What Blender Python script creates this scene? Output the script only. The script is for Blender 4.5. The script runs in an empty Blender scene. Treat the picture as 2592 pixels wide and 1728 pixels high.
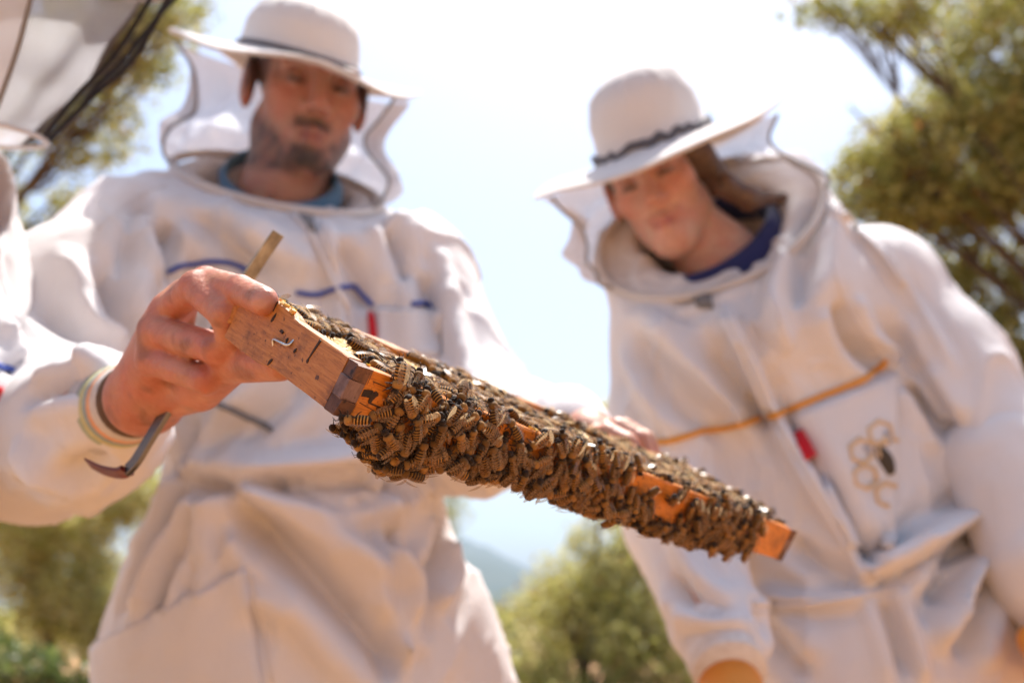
import bpy, math, random
import numpy as np
from mathutils import Vector, Matrix, noise as mnoise
from mathutils.bvhtree import BVHTree

random.seed(7); rng = np.random.default_rng(7)
S = bpy.context.scene
COL = S.collection
R = math.radians

# ------------------------------------------------------------------ camera
CZ, PITCH, LENS = 1.02, 15.0, 35.0
FPX = LENS / 36.0 * 2592.0
CAM = np.array([0.0, 0.0, CZ])
RT = np.array([1.0, 0, 0]); FW = np.array([0, math.cos(R(PITCH)), math.sin(R(PITCH))]); UP = np.array([0, -math.sin(R(PITCH)), math.cos(R(PITCH))])
def P(px, py, d):
    return CAM + d * (FW + (px - 1296.0) / FPX * RT + (864.0 - py) / FPX * UP)
def CV(r, u, f):                      # direction given as right / up / forward of the view
    return r * RT + u * UP + f * FW
def unit(v):
    v = np.asarray(v, float); return v / np.linalg.norm(v)
cd = bpy.data.cameras.new('camera'); cam = bpy.data.objects.new('camera', cd); COL.objects.link(cam)
cam.location = CAM; cam.rotation_euler = (R(90 + PITCH), 0, 0)
cd.lens = LENS; cd.sensor_width = 36; cd.clip_start = 0.02; cd.clip_end = 30000
cd.dof.use_dof = True; cd.dof.focus_distance = 0.475; cd.dof.aperture_fstop = 5.8
S.camera = cam

# ------------------------------------------------------------------ sky, sun, exposure
SUN_AZ, SUN_EL = 14.0, 68.0           # azimuth to the right of straight ahead
w = bpy.data.worlds.new('World'); S.world = w; w.use_nodes = True
nt = w.node_tree; bg = nt.nodes['Background']
sky = nt.nodes.new('ShaderNodeTexSky'); sky.sky_type = 'NISHITA'; sky.sun_disc = False
sky.sun_elevation = R(SUN_EL); sky.sun_rotation = R(SUN_AZ); sky.air_density = 1.0; sky.dust_density = 3.6; sky.ozone_density = 1.6
nt.links.new(sky.outputs[0], bg.inputs[0]); bg.inputs[1].default_value = 0.122
sd = bpy.data.lights.new('sun', 'SUN'); so = bpy.data.objects.new('sun', sd); COL.objects.link(so)
sd.energy = 5.0; sd.angle = R(0.53); sd.color = (1.0, 0.955, 0.89)
sdir = Vector((math.sin(R(SUN_AZ)) * math.cos(R(SUN_EL)), math.cos(R(SUN_AZ)) * math.cos(R(SUN_EL)), math.sin(R(SUN_EL))))
so.rotation_euler = sdir.to_track_quat('Z', 'Y').to_euler(); so.location = (0, 0, 20)
S.view_settings.view_transform = 'Standard'; S.view_settings.look = 'None'
S.view_settings.exposure = 0.97; S.view_settings.gamma = 1.0; S.view_settings.use_curve_mapping = False
S.render.engine = 'CYCLES'
S.cycles.use_denoising = True
S.cycles.max_bounces = 8; S.cycles.diffuse_bounces = 4; S.cycles.glossy_bounces = 2; S.cycles.transparent_max_bounces = 16
S.cycles.transmission_bounces = 3; S.cycles.volume_bounces = 0; S.cycles.caustics_reflective = False; S.cycles.caustics_refractive = False

# ------------------------------------------------------------------ materials
def new_mat(name):
    m = bpy.data.materials.new(name); m.use_nodes = True
    return m, m.node_tree, m.node_tree.nodes['Principled BSDF'], m.node_tree.nodes['Material Output']
def N(nt, t, **kw):
    n = nt.nodes.new(t)
    for k, v in kw.items(): setattr(n, k, v)
    return n
def coords(nt, kind='Object', scale=(1, 1, 1)):
    tc = N(nt, 'ShaderNodeTexCoord'); mp = N(nt, 'ShaderNodeMapping'); mp.inputs['Scale'].default_value = scale
    nt.links.new(tc.outputs[kind], mp.inputs[0]); return mp.outputs[0]
def noise(nt, vec, scale, detail=4, rough=0.55, dist=0.0):
    n = N(nt, 'ShaderNodeTexNoise'); n.inputs['Scale'].default_value = scale; n.inputs['Detail'].default_value = detail
    n.inputs['Roughness'].default_value = rough; n.inputs['Distortion'].default_value = dist
    nt.links.new(vec, n.inputs['Vector']); return n.outputs[0]
def ramp(nt, fac, stops):
    r = N(nt, 'ShaderNodeValToRGB'); e = r.color_ramp.elements
    while len(e) < len(stops): e.new(0.5)
    for i, (p, c) in enumerate(stops): e[i].position = p; e[i].color = (*c, 1)
    nt.links.new(fac, r.inputs[0]); return r.outputs[0]
def bump(nt, bsdf, h, strength, dist=0.01, prev=None):
    b = N(nt, 'ShaderNodeBump'); b.inputs['Strength'].default_value = strength; b.inputs['Distance'].default_value = dist
    nt.links.new(h, b.inputs['Height'])
    if prev is not None: nt.links.new(prev, b.inputs['Normal'])
    nt.links.new(b.outputs[0], bsdf.inputs['Normal']); return b.outputs[0]

M = {}
def cloth(name, col, rough=0.85, weave=900, translucent=0.0, dirt=None):
    m, t, b, o = new_mat(name); v = coords(t)
    n1 = noise(t, v, 9, 5); c = ramp(t, n1, [(0.3, tuple(x * 0.93 for x in col)), (0.7, col)])
    if dirt:
        n3 = noise(t, v, 14, 6, 0.7); f = ramp(t, n3, [(0.60, (0, 0, 0)), (0.75, (1, 1, 1))])
        mx = N(t, 'ShaderNodeMixRGB'); t.links.new(f, mx.inputs[0]); t.links.new(c, mx.inputs[1]); mx.inputs[2].default_value = (*dirt, 1); c = mx.outputs[0]
    t.links.new(c, b.inputs['Base Color']); b.inputs['Roughness'].default_value = rough
    b.inputs['Specular IOR Level'].default_value = 0.25; b.inputs['Sheen Weight'].default_value = 0.12
    nb = bump(t, b, noise(t, v, weave, 2), 0.25, 0.0006); n2 = noise(t, coords(t, scale=(1, 1, 0.45)), 30, 6, 0.62, 0.6); bump(t, b, n2, 0.30, 0.008, nb)
    if translucent:
        tr = N(t, 'ShaderNodeBsdfTranslucent'); t.links.new(c, tr.inputs[0])
        mx = N(t, 'ShaderNodeMixShader'); mx.inputs[0].default_value = translucent
        t.links.new(b.outputs[0], mx.inputs[1]); t.links.new(tr.outputs[0], mx.inputs[2]); tp = N(t, 'ShaderNodeBsdfTransparent'); m3 = N(t, 'ShaderNodeMixShader'); m3.inputs[0].default_value = 0.30; t.links.new(mx.outputs[0], m3.inputs[1]); t.links.new(tp.outputs[0], m3.inputs[2]); t.links.new(m3.outputs[0], o.inputs[0])
    M[name] = m; return m
cloth('suit_cotton', (0.70, 0.665, 0.66), dirt=(0.63, 0.575, 0.54))
cloth('veil_cloth', (0.78, 0.76, 0.79), translucent=0.62)
cloth('hat_canvas', (0.62, 0.575, 0.55), weave=600)
cloth('black_tape', (0.10, 0.092, 0.10)); cloth('grey_tape', (0.20, 0.19, 0.19))
cloth('net_tape', (0.014, 0.013, 0.016)); cloth('blue_piping', (0.05, 0.09, 0.36)); cloth('orange_piping', (0.72, 0.30, 0.03)); cloth('red_tag', (0.55, 0.01, 0.02))
cloth('blue_shirt', (0.09, 0.20, 0.32)); cloth('navy_shirt', (0.015, 0.02, 0.10)); cloth('leather_glove', (0.70, 0.25, 0.03), rough=0.6)
cloth('boot_rubber', (0.03, 0.03, 0.028), rough=0.5); cloth('pale_thread', (0.70, 0.50, 0.30)); cloth('dark_thread', (0.07, 0.055, 0.04)); cloth('grey_thread', (0.42, 0.40, 0.42))

def attr_mat(name, rough=0.5, sss=0.0, spec=0.4, bumps=(), sheen=0.0):
    m, t, b, o = new_mat(name); a = N(t, 'ShaderNodeVertexColor'); a.layer_name = 'Col'
    v = coords(t); n1 = noise(t, v, 120, 4, 0.65)
    mx = N(t, 'ShaderNodeMixRGB', blend_type='MULTIPLY'); mx.inputs[0].default_value = 0.78
    t.links.new(a.outputs[0], mx.inputs[1]); t.links.new(ramp(t, n1, [(0.3, (0.78, 0.72, 0.70)), (0.7, (1, 1, 1))]), mx.inputs[2])
    t.links.new(mx.outputs[0], b.inputs['Base Color']); b.inputs['Roughness'].default_value = rough; b.inputs['Specular IOR Level'].default_value = spec
    if sss:
        b.inputs['Subsurface Weight'].default_value = sss; b.inputs['Subsurface Radius'].default_value = (1.0, 0.28, 0.14); b.inputs['Subsurface Scale'].default_value = 0.0035
    b.inputs['Sheen Weight'].default_value = sheen
    prev = None
    for sc, st, ds in bumps: prev = bump(t, b, noise(t, v, sc, 3), st, ds, prev)
    M[name] = m; return m
attr_mat('skin', 0.46, 0.5, 0.45, ((140, 0.35, 0.0030), (420, 0.35, 0.0014), (1100, 0.3, 0.0005)))
attr_mat('bee_body', 0.75, 0.0, 0.15, ((5000, 0.5, 0.0003),), 0.12)
attr_mat('knit', 0.9, 0.0, 0.2, ((900, 0.5, 0.001),))
m, t, b, o = new_mat('hair'); v = coords(t, scale=(1, 1, 0.15)); t.links.new(ramp(t, noise(t, v, 260, 4), [(0.35, (0.055, 0.026, 0.013)), (0.7, (0.17, 0.085, 0.04))]), b.inputs['Base Color']); b.inputs['Roughness'].default_value = 0.45
bump(t, b, noise(t, v, 320, 3), 0.6, 0.003); M['hair'] = m

def wood(name, c0, c1, c2, axis=(1, 1, 1), gloss=0.5, spots=0.0):
    m, t, b, o = new_mat(name); v = coords(t, scale=axis)
    g = noise(t, v, 60, 6, 0.65, 1.2); c = ramp(t, g, [(0.25, c0), (0.5, c1), (0.75, c2)])
    v2 = coords(t); s = noise(t, v2, 260, 3, 0.6); f = ramp(t, s, [(0.64 - spots * 0.1, (0, 0, 0)), (0.72 - spots * 0.1, (1, 1, 1))])
    s2 = noise(t, v2, 38, 5, 0.65); f2 = ramp(t, s2, [(0.55 - 0.08 * spots, (0, 0, 0)), (0.70, (0.7, 0.7, 0.7))])
    for ff in (f, f2):
        mx = N(t, 'ShaderNodeMixRGB'); t.links.new(ff, mx.inputs[0]); t.links.new(c, mx.inputs[1]); mx.inputs[2].default_value = (c0[0] * 0.35, c0[1] * 0.3, c0[2] * 0.3, 1); c = mx.outputs[0]
    t.links.new(c, b.inputs['Base Color']); b.inputs['Roughness'].default_value = gloss; b.inputs['Specular IOR Level'].default_value = 0.4
    nb = bump(t, b, g, 0.35, 0.0012); bump(t, b, s, 0.3, 0.0008, nb); M[name] = m
# v is the long axis of side bars, u of the bottom and top bars
wood('wood_side', (0.20, 0.062, 0.012), (0.44, 0.155, 0.030), (0.54, 0.225, 0.052), (9, 1, 9), 0.5, 0.2)
wood('wood_bottom', (0.30, 0.075, 0.006), (0.58, 0.175, 0.014), (0.66, 0.23, 0.025), (1, 9, 9), 0.4, 0.2)
wood('wood_endgrain', (0.07, 0.028, 0.016), (0.13, 0.05, 0.024), (0.19, 0.08, 0.04), (3, 3, 3), 0.6, 0.6)
wood('wood_tongue', (0.13, 0.07, 0.06), (0.20, 0.11, 0.09), (0.27, 0.16, 0.13), (9, 9, 2), 0.6, 0.2)
wood('propolis', (0.012, 0.007, 0.005), (0.03, 0.014, 0.008), (0.07, 0.03, 0.015), (1, 1, 1), 0.75, 0.5)
# comb: wax with hexagonal-looking cells
m, t, b, o = new_mat('comb_wax'); v = coords(t)
vo = N(t, 'ShaderNodeTexVoronoi', feature='DISTANCE_TO_EDGE'); vo.inputs['Scale'].default_value = 190; vo.inputs['Randomness'].default_value = 0.25; t.links.new(v, vo.inputs['Vector'])
c = ramp(t, vo.outputs['Distance'], [(0.05, (0.66, 0.40, 0.11)), (0.30, (0.42, 0.18, 0.03))]); t.links.new(c, b.inputs['Base Color']); b.inputs['Roughness'].default_value = 0.35
b.inputs['Subsurface Weight'].default_value = 0.3; b.inputs['Subsurface Radius'].default_value = (1, 0.5, 0.1); b.inputs['Subsurface Scale'].default_value = 0.006
inv = N(t, 'ShaderNodeMath', operation='MULTIPLY'); inv.inputs[1].default_value = -1; t.links.new(vo.outputs['Distance'], inv.inputs[0]); bump(t, b, inv.outputs[0], 1.0, 0.004); M['comb_wax'] = m
def plain(name, col, rough, metal=0.0, sc=200, var=0.25):
    m, t, b, o = new_mat(name); v = coords(t)
    t.links.new(ramp(t, noise(t, v, sc, 5, 0.65), [(0.3, tuple(x * (1 - var) for x in col)), (0.7, col)]), b.inputs['Base Color'])
    b.inputs['Roughness'].default_value = rough; b.inputs['Metallic'].default_value = metal; bump(t, b, noise(t, v, sc * 2, 3), 0.2, 0.0006); M[name] = m
plain('steel', (0.20, 0.185, 0.17), 0.36, 1.0); plain('steel_worn', (0.52, 0.47, 0.34), 0.45, 0.7, 90, 0.6); plain('red_paint', (0.16, 0.02, 0.012), 0.45, 0.0, 120, 0.6)
plain('staple_steel', (0.7, 0.68, 0.65), 0.25, 1.0); plain('bark', (0.11, 0.075, 0.05), 0.9, 0, 14, 0.6)
# bee wing
m, t, b, o = new_mat('bee_wing'); b.inputs['Base Color'].default_value = (0.30, 0.20, 0.12, 1); b.inputs['Roughness'].default_value = 0.27; b.inputs['Specular IOR Level'].default_value = 1.0
v = coords(t, 'UV'); vo = N(t, 'ShaderNodeTexVoronoi', feature='DISTANCE_TO_EDGE'); vo.inputs['Scale'].default_value = 5; t.links.new(v, vo.inputs['Vector'])
t.links.new(ramp(t, vo.outputs['Distance'], [(0.02, (0.05, 0.025, 0.012)), (0.10, (0.36, 0.205, 0.105))]), b.inputs['Base Color'])
tp = N(t, 'ShaderNodeBsdfTransparent'); tp.inputs[0].default_value = (0.95, 0.88, 0.78, 1); tl = N(t, 'ShaderNodeBsdfTranslucent'); tl.inputs[0].default_value = (0.72, 0.52, 0.30, 1); m2 = N(t, 'ShaderNodeMixShader'); m2.inputs[0].default_value = 0.5; t.links.new(b.outputs[0], m2.inputs[1]); t.links.new(tl.outputs[0], m2.inputs[2]); mx = N(t, 'ShaderNodeMixShader'); mx.inputs[0].default_value = 0.46
t.links.new(tp.outputs[0], mx.inputs[1]); t.links.new(m2.outputs[0], mx.inputs[2]); t.links.new(mx.outputs[0], o.inputs[0]); M['bee_wing'] = m
# netting: black threads with open holes, mapped in metres through UV
def netting(name, per_m, hole, body=(0.012, 0.012, 0.016)):
    m, t, b, o = new_mat(name); b.inputs['Base Color'].default_value = (*body, 1); b.inputs['Roughness'].default_value = 0.6
    tc = N(t, 'ShaderNodeTexCoord'); sp = N(t, 'ShaderNodeSeparateXYZ'); t.links.new(tc.outputs['UV'], sp.inputs[0]); gates = []
    for i in (0, 1):
        a = N(t, 'ShaderNodeMath', operation='MULTIPLY'); a.inputs[1].default_value = per_m; t.links.new(sp.outputs[i], a.inputs[0])
        f = N(t, 'ShaderNodeMath', operation='FRACT'); t.links.new(a.outputs[0], f.inputs[0])
        g = N(t, 'ShaderNodeMath', operation='LESS_THAN'); g.inputs[1].default_value = hole; t.links.new(f.outputs[0], g.inputs[0]); gates.append(g.outputs[0])
    mu = N(t, 'ShaderNodeMath', operation='MULTIPLY'); t.links.new(gates[0], mu.inputs[0]); t.links.new(gates[1], mu.inputs[1])
    tp = N(t, 'ShaderNodeBsdfTransparent'); mx = N(t, 'ShaderNodeMixShader'); t.links.new(mu.outputs[0], mx.inputs[0])
    t.links.new(b.outputs[0], mx.inputs[1]); t.links.new(tp.outputs[0], mx.inputs[2]); t.links.new(mx.outputs[0], o.inputs[0]); M[name] = m
netting('veil_net', 520, 0.955); netting('veil_net_coarse', 420, 0.84)
def leafmat(name, a, bcol, ccol):
    m, t, b, o = new_mat(name); at = N(t, 'ShaderNodeVertexColor'); at.layer_name = 'Col'; sp = N(t, 'ShaderNodeSeparateColor'); t.links.new(at.outputs[0], sp.inputs[0])
    c = ramp(t, sp.outputs[0], [(0.0, a), (0.55, bcol), (0.93, ccol), (1.0, (0.30, 0.15, 0.04))]); t.links.new(c, b.inputs['Base Color']); b.inputs['Roughness'].default_value = 0.38
    tr = N(t, 'ShaderNodeBsdfTranslucent'); t.links.new(c, tr.inputs[0]); mx = N(t, 'ShaderNodeMixShader'); mx.inputs[0].default_value = 0.55
    t.links.new(b.outputs[0], mx.inputs[1]); t.links.new(tr.outputs[0], mx.inputs[2]); t.links.new(mx.outputs[0], o.inputs[0]); M[name] = m
leafmat('leaf_oak', (0.13, 0.15, 0.03), (0.30, 0.30, 0.07), (0.46, 0.42, 0.15)); leafmat('leaf_olive', (0.28, 0.29, 0.07), (0.48, 0.46, 0.13), (0.58, 0.53, 0.25)); leafmat('grass_blade', (0.07, 0.11, 0.025), (0.13, 0.17, 0.04), (0.30, 0.25, 0.11))
m, t, b, o = new_mat('dry_earth'); v = coords(t); n1 = noise(t, v, 0.35, 8, 0.6); n2 = noise(t, v, 6, 6, 0.7)
c1 = ramp(t, n1, [(0.35, (0.42, 0.21, 0.095)), (0.55, (0.47, 0.26, 0.125)), (0.72, (0.25, 0.21, 0.085))]); mx = N(t, 'ShaderNodeMixRGB', blend_type='MULTIPLY'); mx.inputs[0].default_value = 0.6
t.links.new(c1, mx.inputs[1]); t.links.new(ramp(t, n2, [(0.3, (0.6, 0.55, 0.5)), (0.65, (1, 1, 1))]), mx.inputs[2]); ln = N(t, 'ShaderNodeVectorMath', operation='LENGTH'); t.links.new(v, ln.inputs[0]); mr = N(t, 'ShaderNodeMapRange'); mr.inputs['From Min'].default_value = 18; mr.inputs['From Max'].default_value = 70; t.links.new(ln.outputs['Value'], mr.inputs['Value'])
mg = N(t, 'ShaderNodeMixRGB'); t.links.new(mr.outputs[0], mg.inputs[0]); t.links.new(mx.outputs[0], mg.inputs[1]); t.links.new(ramp(t, noise(t, v, 0.02, 8, 0.7), [(0.35, (0.05, 0.06, 0.025)), (0.65, (0.12, 0.11, 0.05))]), mg.inputs[2])
t.links.new(mg.outputs[0], b.inputs['Base Color']); b.inputs['Roughness'].default_value = 0.95; bump(t, b, n2, 0.6, 0.05); M['dry_earth'] = m
m, t, b, o = new_mat('forest_hill'); v = coords(t); n1 = noise(t, v, 0.012, 8, 0.7); t.links.new(ramp(t, n1, [(0.35, (0.03, 0.045, 0.025)), (0.6, (0.055, 0.065, 0.042)), (0.75, (0.11, 0.095, 0.07))]), b.inputs['Base Color']); b.inputs['Roughness'].default_value = 0.95; M['forest_hill'] = m

# ------------------------------------------------------------------ mesh helpers
def mesh_np(name, V, F, mats, smooth=True, cols=None, uvs=None, fmat=None):
    """V (n,3), F list/array of polygons (uniform size array or list)"""
    me = bpy.data.meshes.new(name); V = np.asarray(V, np.float32)
    if isinstance(F, np.ndarray):
        nf, k = F.shape; loops = F.reshape(-1).astype(np.int32); st = np.arange(nf, dtype=np.int32) * k
        me.vertices.add(len(V)); me.vertices.foreach_set('co', V.reshape(-1)); me.loops.add(len(loops)); me.loops.foreach_set('vertex_index', loops)
        me.polygons.add(nf); me.polygons.foreach_set('loop_start', st); me.update(calc_edges=True)
    else:
        me.from_pydata([tuple(map(float, v)) for v in V], [], [tuple(int(i) for i in f) for f in F]); me.update()
    me.polygons.foreach_set('use_smooth', np.full(len(me.polygons), smooth, dtype=bool))
    for mm in (mats if isinstance(mats, (list, tuple)) else [mats]): me.materials.append(M[mm])
    if fmat is not None: me.polygons.foreach_set('material_index', np.asarray(fmat, np.int32))
    if cols is not None:
        ca = me.color_attributes.new('Col', 'FLOAT_COLOR', 'POINT'); c4 = np.ones((len(V), 4), np.float32); c4[:, :3] = cols; ca.data.foreach_set('color', c4.reshape(-1))
    if uvs is not None:
        ul = me.uv_layers.new(name='UVMap'); li = np.empty(len(me.loops), np.int32); me.loops.foreach_get('vertex_index', li); ul.data.foreach_set('uv', np.asarray(uvs, np.float32)[li].reshape(-1))
    me.validate(); me.update(); return me
def link(name, me, parent=None, label=None, cat=None, group=None, kind=None):
    o = bpy.data.objects.new(name, me); COL.objects.link(o)
    if parent is not None: o.parent = parent; o.matrix_parent_inverse = parent.matrix_world.inverted() if False else Matrix.Translation(-Vector(parent.location))
    if label: o['label'] = label
    if cat: o['category'] = cat
    if group: o['group'] = group
    if kind: o['kind'] = kind
    return o
def thing(name, loc, label, cat, group=None):
    o = link(name, None, None, label, cat, group); o.location = Vector(loc); o.empty_display_size = 0.1; return o
def tube(path, rad, seg=8, closed=False, flat=None):
    """sweep a circle (or flat=(halfw,halfh) rectangle-ish) along path"""
    path = np.asarray(path, float); n = len(path); rads = np.broadcast_to(np.asarray(rad, float), (n,))
    T = np.gradient(path, axis=0) if not closed else np.roll(path, -1, 0) - np.roll(path, 1, 0); T /= np.linalg.norm(T, axis=1)[:, None] + 1e-12
    a = np.array([0, 0, 1.0]); a = a if abs(T[0] @ a) < 0.9 else np.array([1.0, 0, 0]); V = []
    for i in range(n):
        a = a - T[i] * (a @ T[i]); a /= np.linalg.norm(a); bb = np.cross(T[i], a)
        for k in range(seg):
            th = 2 * math.pi * k / seg; V.append(path[i] + rads[i] * (math.cos(th) * a + math.sin(th) * bb))
    F = []
    for i in range(n if closed else n - 1):
        j = (i + 1) % n
        for k in range(seg):
            k2 = (k + 1) % seg; F.append((i * seg + k, i * seg + k2, j * seg + k2, j * seg + k))
    if not closed: F += [tuple(range(seg - 1, -1, -1)), tuple((n - 1) * seg + k for k in range(seg))]
    return np.array(V), F
def smooth_path(pts, n=8):
    pts = [np.asarray(p, float) for p in pts]; pts = [2 * pts[0] - pts[1]] + pts + [2 * pts[-1] - pts[-2]]; out = []
    for i in range(1, len(pts) - 2):
        p0, p1, p2, p3 = pts[i - 1:i + 3]
        for k in range(n):
            s = k / n; out.append(0.5 * (2 * p1 + (p2 - p0) * s + (2 * p0 - 5 * p1 + 4 * p2 - p3) * s * s + (3 * p1 - p0 - 3 * p2 + p3) * s ** 3))
    out.append(pts[-2]); return np.array(out)
def vnoise(V, scale, seed=0.0):
    sv = (np.asarray(V) * scale + seed).tolist(); f = mnoise.noise
    return np.array([f(p) for p in sv])

# ------------------------------------------------------------------ signed-distance bodies
def cone(a, b, r1, r2, k=0.02, op='u', sq=None):
    a = np.asarray(a, float); b = np.asarray(b, float); ba = b - a; l2 = ba @ ba
    def f(p):
        pa = p - a; h = np.clip((pa @ ba) / l2, 0, 1); q = pa - h[:, None] * ba
        return np.sqrt((q * q).sum(1)) - (r1 + (r2 - r1) * h)
    return (f, k, op)
def ell(c, r, axes=None, k=0.02, op='u'):
    c = np.asarray(c, float); r = np.asarray(r, float); A = np.eye(3) if axes is None else np.asarray(axes, float)
    def f(p):
        q = (p - c) @ A.T; k0 = np.sqrt(((q / r) ** 2).sum(1)); k1 = np.sqrt(((q / r ** 2) ** 2).sum(1)) + 1e-9
        return k0 * (k0 - 1) / k1
    return (f, k, op)
def cut(c, n, R_, k=.006):
    c = np.asarray(c, float); n = unit(n)
    return (lambda p: np.maximum(-((p - c) @ n), np.linalg.norm(p - c, axis=1) - R_), k, 's')
def chain(pts, rs, k=0.02, k0=None):
    return [cone(pts[i], pts[i + 1], rs[i], rs[i + 1], k if (i or k0 is None) else k0) for i in range(len(pts) - 1)]
def combine(f, d, k, op):
    if op == 'u':
        h = np.maximum(k - np.abs(f - d), 0) / k; return np.minimum(f, d) - h * h * k * 0.25
    d = -d; h = np.maximum(k - np.abs(f - d), 0) / k; return np.maximum(f, d) + h * h * k * 0.25
def sdf_mesh(prims, lo, hi, res, B=8):
    lo = np.asarray(lo, float); hi = np.asarray(hi, float); bs = B * res; nb = np.ceil((hi - lo) / bs).astype(int)
    gi = np.stack(np.meshgrid(*[np.arange(n) for n in nb], indexing='ij'), -1).reshape(-1, 3)
    ctr = lo + (gi + 0.5) * bs; f = np.full(len(ctr), 1e3); dc = []; br = bs * 0.87
    for fn, k, op in prims:
        d = fn(ctr); dc.append(d); f = combine(f, d, k, op)
    keep = np.abs(f) < br * 1.25; gi = gi[keep]; dc = [d[keep] for d in dc]; nblk = len(gi)
    off = np.stack(np.meshgrid(*[np.arange(B + 1)] * 3, indexing='ij'), -1).reshape(-1, 3)
    g = gi[:, None, :] * B + off[None]; pts = lo + g * res; val = np.full((nblk, len(off)), 1e3)
    for (fn, k, op), d in zip(prims, dc):
        s = np.nonzero(d < br * 2.3 + k)[0]
        if len(s) == 0: continue
        dd = fn(pts[s].reshape(-1, 3)).reshape(len(s), -1); val[s] = combine(val[s], dd, k, op)
    val = val.reshape(nblk, B + 1, B + 1, B + 1)
    c8 = [(i, j, k) for i in (0, 1) for j in (0, 1) for k in (0, 1)]
    cv = np.stack([val[:, i:i + B, j:j + B, k:k + B] for i, j, k in c8], -1); ins = cv < 0; act = ins.any(-1) & ~ins.all(-1)
    b_, x, y, z = np.nonzero(act); cell = gi[b_] * B + np.stack([x, y, z], -1); vals = cv[b_, x, y, z]
    acc = np.zeros((len(cell), 3)); cnt = np.zeros(len(cell))
    for a in range(8):
        for ax in range(3):
            bit = 4 >> ax
            if a & bit: continue
            c = a | bit; va, vb = vals[:, a], vals[:, c]; s = (va < 0) != (vb < 0); tt = np.where(s, va / np.where(s, va - vb, 1), 0)
            p = np.array(c8[a], float)[None] + tt[:, None] * np.eye(3)[ax]; acc[s] += p[s]; cnt[s] += 1
    V = lo + (cell + acc / cnt[:, None]) * res
    D = (nb * B + 3); key = ((cell[:, 0] + 1) * D[1] + cell[:, 1] + 1) * D[2] + cell[:, 2] + 1; order = np.argsort(key); sk = key[order]
    def look(c):
        kk = ((c[:, 0] + 1) * D[1] + c[:, 1] + 1) * D[2] + c[:, 2] + 1; i = np.searchsorted(sk, kk); i = np.minimum(i, len(sk) - 1); return np.where(sk[i] == kk, order[i], -1)
    F = []
    for ax in range(3):
        s = (vals[:, 0] < 0) != (vals[:, 4 >> ax] < 0); c = cell[s]; e1 = np.eye(3, dtype=int)[(ax + 1) % 3]; e2 = np.eye(3, dtype=int)[(ax + 2) % 3]
        q = np.stack([look(c), look(c - e1), look(c - e1 - e2), look(c - e2)], -1); flip = vals[s][:, 0] >= 0; q[flip] = q[flip][:, ::-1]; F.append(q[(q >= 0).all(1)])
    F = np.concatenate(F)
    return V, F
def biggest(V, F):
    lab = np.arange(len(V))
    for _ in range(400):
        m = lab[F].min(1); new = lab.copy()
        for i in range(4): np.minimum.at(new, F[:, i], m)
        new = new[new]
        if (new == lab).all(): break
        lab = new
    keep = lab == np.bincount(lab).argmax(); ix = np.cumsum(keep) - 1; return V[keep], ix[F[keep[F[:, 0]]]]
def vnormals(V, F):
    a = V[F[:, 2]] - V[F[:, 0]]; b = V[F[:, 3]] - V[F[:, 1]]; fn = np.cross(a, b); n = np.zeros_like(V)
    for i in range(4): np.add.at(n, F[:, i], fn)
    return n / (np.linalg.norm(n, axis=1)[:, None] + 1e-12)
def laplace(V, F, it=2, lam=0.5):
    for _ in range(it):
        s = np.zeros_like(V); c = np.zeros(len(V))
        for i in range(4):
            for j in (1, 3): np.add.at(s, F[:, i], V[F[:, (i + j) % 4]]); np.add.at(c, F[:, i], 1)
        V = V + lam * (s / np.maximum(c, 1)[:, None] - V)
    return V
class Surf:
    """ray casts from a point of view onto a finished surface, to lay seams and pockets on the cloth"""
    def __init__(s, V, F): s.t = BVHTree.FromPolygons(V.tolist(), F.tolist())
    def at(s, px, py, off=0.0):
        d = unit(P(px, py, 1.0) - CAM); h = s.t.ray_cast(Vector(CAM), Vector(d), 4.0)
        if h[0] is None: return None
        return np.array(h[0]) + off * np.array(h[1]) * (1 if Vector(h[1]).dot(Vector(d)) < 0 else -1)
    def path(s, pts, off=0.0, n=8):
        q = smooth_path([(x, y, 0) for x, y in pts], n); r = [s.at(x, y, off) for x, y, _ in q]; return np.array([x for x in r if x is not None])
def folds(V, Nn, surf, strokes):
    """strokes: (list of view points, width m, height m [+ridge/-valley]); each presses a soft crease into the cloth"""
    for pts, wd, h in strokes:
        L = surf.path(pts, 0, 5)
        if len(L) < 2: continue
        best = np.full(len(V), 1e9); par = np.zeros(len(V)); near = np.nonzero(((V - L.mean(0)) ** 2).sum(1) < (np.linalg.norm(L - L.mean(0), axis=1).max() + 4 * wd) ** 2)[0]; Q = V[near]
        bd = np.full(len(near), 1e9); pp = np.zeros(len(near))
        for i in range(len(L) - 1):
            a, ba = L[i], L[i + 1] - L[i]; l2 = ba @ ba + 1e-12
            if l2 > 0.06 ** 2: continue
            hh = np.clip(((Q - a) @ ba) / l2, 0, 1); d = np.linalg.norm(Q - a - hh[:, None] * ba, axis=1); m = d < bd; bd[m] = d[m]; pp[m] = (i + hh[m]) / (len(L) - 1)
        taper = np.clip(np.minimum(pp, 1 - pp) * 5 + 0.15, 0, 1); g = np.exp(-(bd / (.8 * wd)) ** 2) - 0.38 * np.exp(-((bd - 1.9 * wd) / wd) ** 2)
        V[near] += Nn[near] * (2.1 * h * taper * g)[:, None]
    return V
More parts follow.
